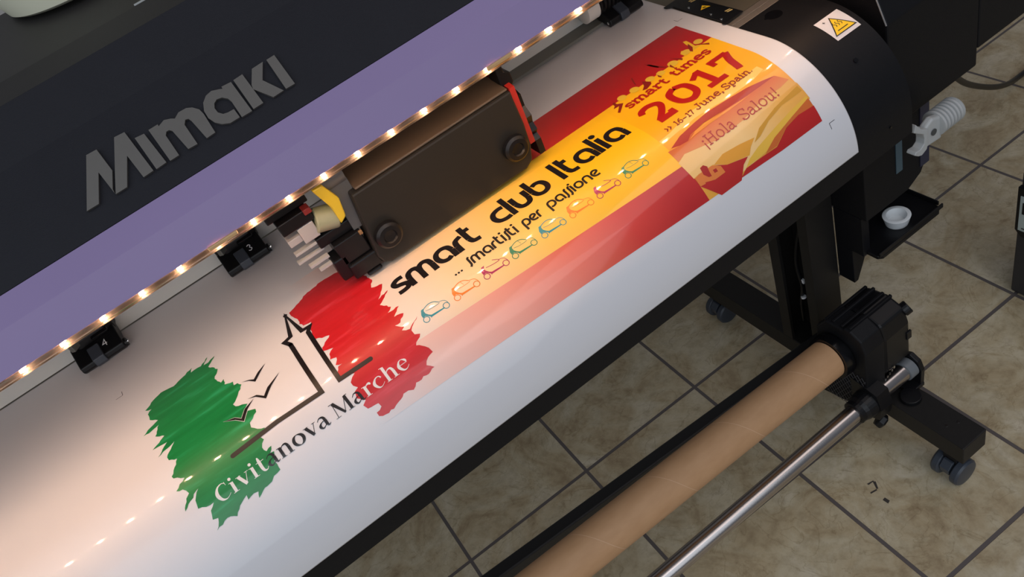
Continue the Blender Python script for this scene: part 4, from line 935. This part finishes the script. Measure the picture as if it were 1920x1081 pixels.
# expanded-metal grille on the inner face
bm = bmesh.new()
y0, y1, z0, z1 = .700, .822, .145, .262
for k in range(-9, 16):
    a = y0 + k*.0105
    for sgn in (1, -1):
        p = []
        for t in range(0, 21):
            z = z0 + (z1-z0)*t/20; y = a + sgn*(z-z0)*.62 + (0 if sgn > 0 else .060)
            if y0 <= y <= y1: p.append((.7318, y, z))
        if len(p) > 1: tube(bm, [p[0], p[-1]], .0007, 5)
link('grille', bm, mat('grille_black', lin(58, 56, 60), .35), take)
bm = bmesh.new()
ax0 = Vector((.0, .735, .370)); ax1 = Vector((.72, .763, .298)); ad = (ax1-ax0).normalized()
TE = ax0 + ad*(.706/ad.x)
lathe(bm, TE + ad*.0006, ad, [(0, .0440), (.0002, .0440), (.016, .0460), (.020, .0460), (.021, .0420), (.0255, .0420), (.026, .0350)], 44)
link('reel_flange', bm, GLOSS, take, smooth=True)
bm = bmesh.new(); lathe(bm, (.6930, .698, .2000), (1, 0, 0), [(0, .0176), (.0001, .0205), (.001, .0235), (.010, .0235), (.018, .0265), (.0400, .0285), (.0500, .0285), (.0502, .0176), (0, .0176)], 28, caps=False)
prism(bm, [(.735, .245), (.676, .235), (.666, .20), (.6800, .20)] + [(.698-.0178*cos(a*pi/8), .2+.0178*sin(a*pi/8)) for a in range(0, 9)] + [(.735, .20)], 0, .730, .760)
prism(bm, [(.735, .1995), (.7160, .1995)] + [(.698+.0178*cos(a*pi/8), .1995-.0178*sin(a*pi/8)) for a in range(0, 9)] + [(.666, .1995), (.672, .165), (.70, .1535), (.735, .155)], 0, .730, .760)
link('bar_clamp', bm, PLAST, take, bevel=.0015)
bm = bmesh.new(); cyl(bm, (.742, .700, .158), (.742, .686, .143), .0028, 10); link('clamp_screw', bm, CHROME, take, smooth=True)
bm = bmesh.new(); lathe(bm, (.742, .688, .145), (.25, -.72, -.60), [(0, .009), (.002, .0150), (.012, .0160), (.016, .012)], 7); link('clamp_knob', bm, PLAST, take, bevel=.0012)
bm = bmesh.new(); tube(bm, catmull([(.79, .815, .20), (.79, .835, .235), (.80, .852, .250)], 8), .004); link('motor_cable', bm, PLAST, take, smooth=True)
bm = bmesh.new()
for k in range(5): box(bm, .775+k*.006, .779+k*.006, .6950, .6962, .222+k*.004, .228+k*.004)
box(bm, .760, .764, .6950, .6985, .208, .212)
link('status_marks', bm, CHROME, take)

bm = bmesh.new()
lathe(bm, ax0 - ad*1.0, ad, [(0, .033), (.0001, .038), (1.0+.706/ad.x-.0005, .038), (1.0+.706/ad.x, .0345)], 64, caps=False)
core = link('cardboard_tube', bm, CARD, None, smooth=True)
core.modifiers.new('wall', 'SOLIDIFY').thickness = .003
core.modifiers['wall'].offset = -1
sset(core, None, 'long brown cardboard tube held at its right end by the black take-up unit', 'cardboard tube')
u_, w_ = frame(ad)
bm = bmesh.new(); n = 0; prev = None
Lt = 1.0 + .706/ad.x - .006
pitch = .163; N_ = 900
for k in range(N_+1):
    s = .02 + (Lt-.02)*k/N_; a = 2*pi*s/pitch + 1.2
    c = ax0 - ad*1.0 + ad*s; d = u_*cos(a)+w_*sin(a)
    p = bm.verts.new(c + d*.03825 - ad*.0006); q = bm.verts.new(c + d*.03825 + ad*.0006)
    if prev: bm.faces.new((prev[0], prev[1], q, p))
    prev = (p, q)
bmesh.ops.recalc_face_normals(bm, faces=bm.faces)
link('paper_seam', bm, SEAM, core)

bm = bmesh.new(); cyl(bm, (-1.0, .698, .200), (.8260, .698, .200), .0172, 40)
bar = link('steel_bar', bm, STEEL, None, smooth=True)
sset(bar, None, 'polished round steel bar running parallel to the cardboard tube, nearest the viewer', 'steel bar')
bm = bmesh.new(); lathe(bm, (.8262, .698, .200), (1, 0, 0), [(0, .0180), (.001, .0205), (.020, .0205), (.021, .018)], 28)
be = link('bar_end_cap', bm, mat('grey_cap', lin(112, 116, 120), .4), printer, smooth=True)
bm = bmesh.new()
prism(bm, [(.676, .1503), (.674, .200), (.682, .222), (.700, .231), (.718, .222), (.728, .200), (.728, .1503)], 0, .8475, .8580)
box(bm, .8200, .8570, .674, .728, .1503, .1600)
lathe(bm, (.815, .672, .1503), (0, 0, 1), [(0, .020), (.010, .0195)], 24)
link('bar_bracket', bm, PLAST, printer, bevel=.0015)

tb = bmesh.new()
va = Vector((-1.0, .845, .385)); vb = Vector((.782, .852, .2185))
d = (vb-va)
R_ = [(-.013, -.016), (.013, -.016), (.013, .016), (-.013, .016)]
A = [tb.verts.new(va + Vector((0, a, b))) for a, b in R_]; B = [tb.verts.new(vb + Vector((0, a, b))) for a, b in R_]
tb.faces.new(A); tb.faces.new(B[::-1])
for i in range(4): tb.faces.new((A[i], B[i], B[(i+1) % 4], A[(i+1) % 4]))
bmesh.ops.recalc_face_normals(tb, faces=tb.faces)
tbo = link('cross_bar', tb, mat('bar_black', lin(30, 30, 32), .4), None, bevel=.003)
sset(tbo, None, 'long square black bar sloping behind the cardboard tube down to the stand post', 'cross bar')

# ------------------------------------------------------------------ bowl on the lid
bm = bmesh.new()
n = 64; base_r = .098
prf = [(0, .0), (0.0, base_r-.006), (.0035, base_r), (.020, base_r+.006), (.16, base_r+.050), (.163, base_r+.047), (.020, base_r+.002), (.010, base_r-.010), (.0095, .0)]
lathe(bm, (.002, 1.212, 1.3612), (0, 0, 1), [(t, max(r, .0005)) for t, r in prf], n)
bowl = link('cream_bowl', bm, CREAM, None, smooth=True)
sset(bowl, None, 'cream coloured bucket-like bowl standing on the printer lid', 'bowl')

# ------------------------------------------------------------------ dark floor unit at the right
unit = empty('floor_unit', (1.33, .65, 0), 'dark upright device with a pale label, standing on the tiles at the right', 'device')
bm = bmesh.new(); prism(bm, [(1.268, .012), (1.278, .0005), (1.40, .0005), (1.40, .35), (1.272, .35)], 1, .52, .777)
link('body', bm, mat('device_black', lin(40, 40, 44), .5, noise=.15, bump=.3), unit, bevel=.004)
bm = bmesh.new(); prism(bm, [(.776, .205), (.762, .188), (.53, .188), (.53, .32), (.776, .32)], 0, 1.2600, 1.2700)
fp = link('front_panel', bm, PLAST, unit, bevel=.0015)
bm = bmesh.new(); box(bm, 1.2585, 1.2597, .54, .768, .208, .300); link('pale_label', bm, mat('pale_label', lin(176, 186, 182), .45), unit)
bm = bmesh.new(); box(bm, 1.2575, 1.2584, .60, .762, .255, .285); link('display', bm, PLAST, unit)
bm = bmesh.new(); tube(bm, [(1.2578, .560, .216), (1.2578, .760, .216)], .0010, 6); link('print_line', bm, INKBLK, unit)

# ------------------------------------------------------------------ cable at the back right
bm = bmesh.new()
tube(bm, catmull([(1.20, .84, .7505), (1.195, .842, .70), (1.28, .93, .58), (1.42, 1.05, .42), (1.58, 1.12, .26), (1.80, 1.18, .10), (2.00, 1.24, .0085), (2.3, 1.25, .0075), (2.7, 1.20, .0075)], 10), .0075, 12)
cb = link('power_cable', bm, PLAST, None, smooth=True)
sset(cb, None, 'thick black cable hanging from the right cabinet down to the floor', 'cable')
bm = bmesh.new(); box(bm, 1.10, 1.175, .80, .845, .722, .7515)
link('cable_gland', bm, mat('grey_violet', lin(78, 72, 86), .4), printer, bevel=.006)
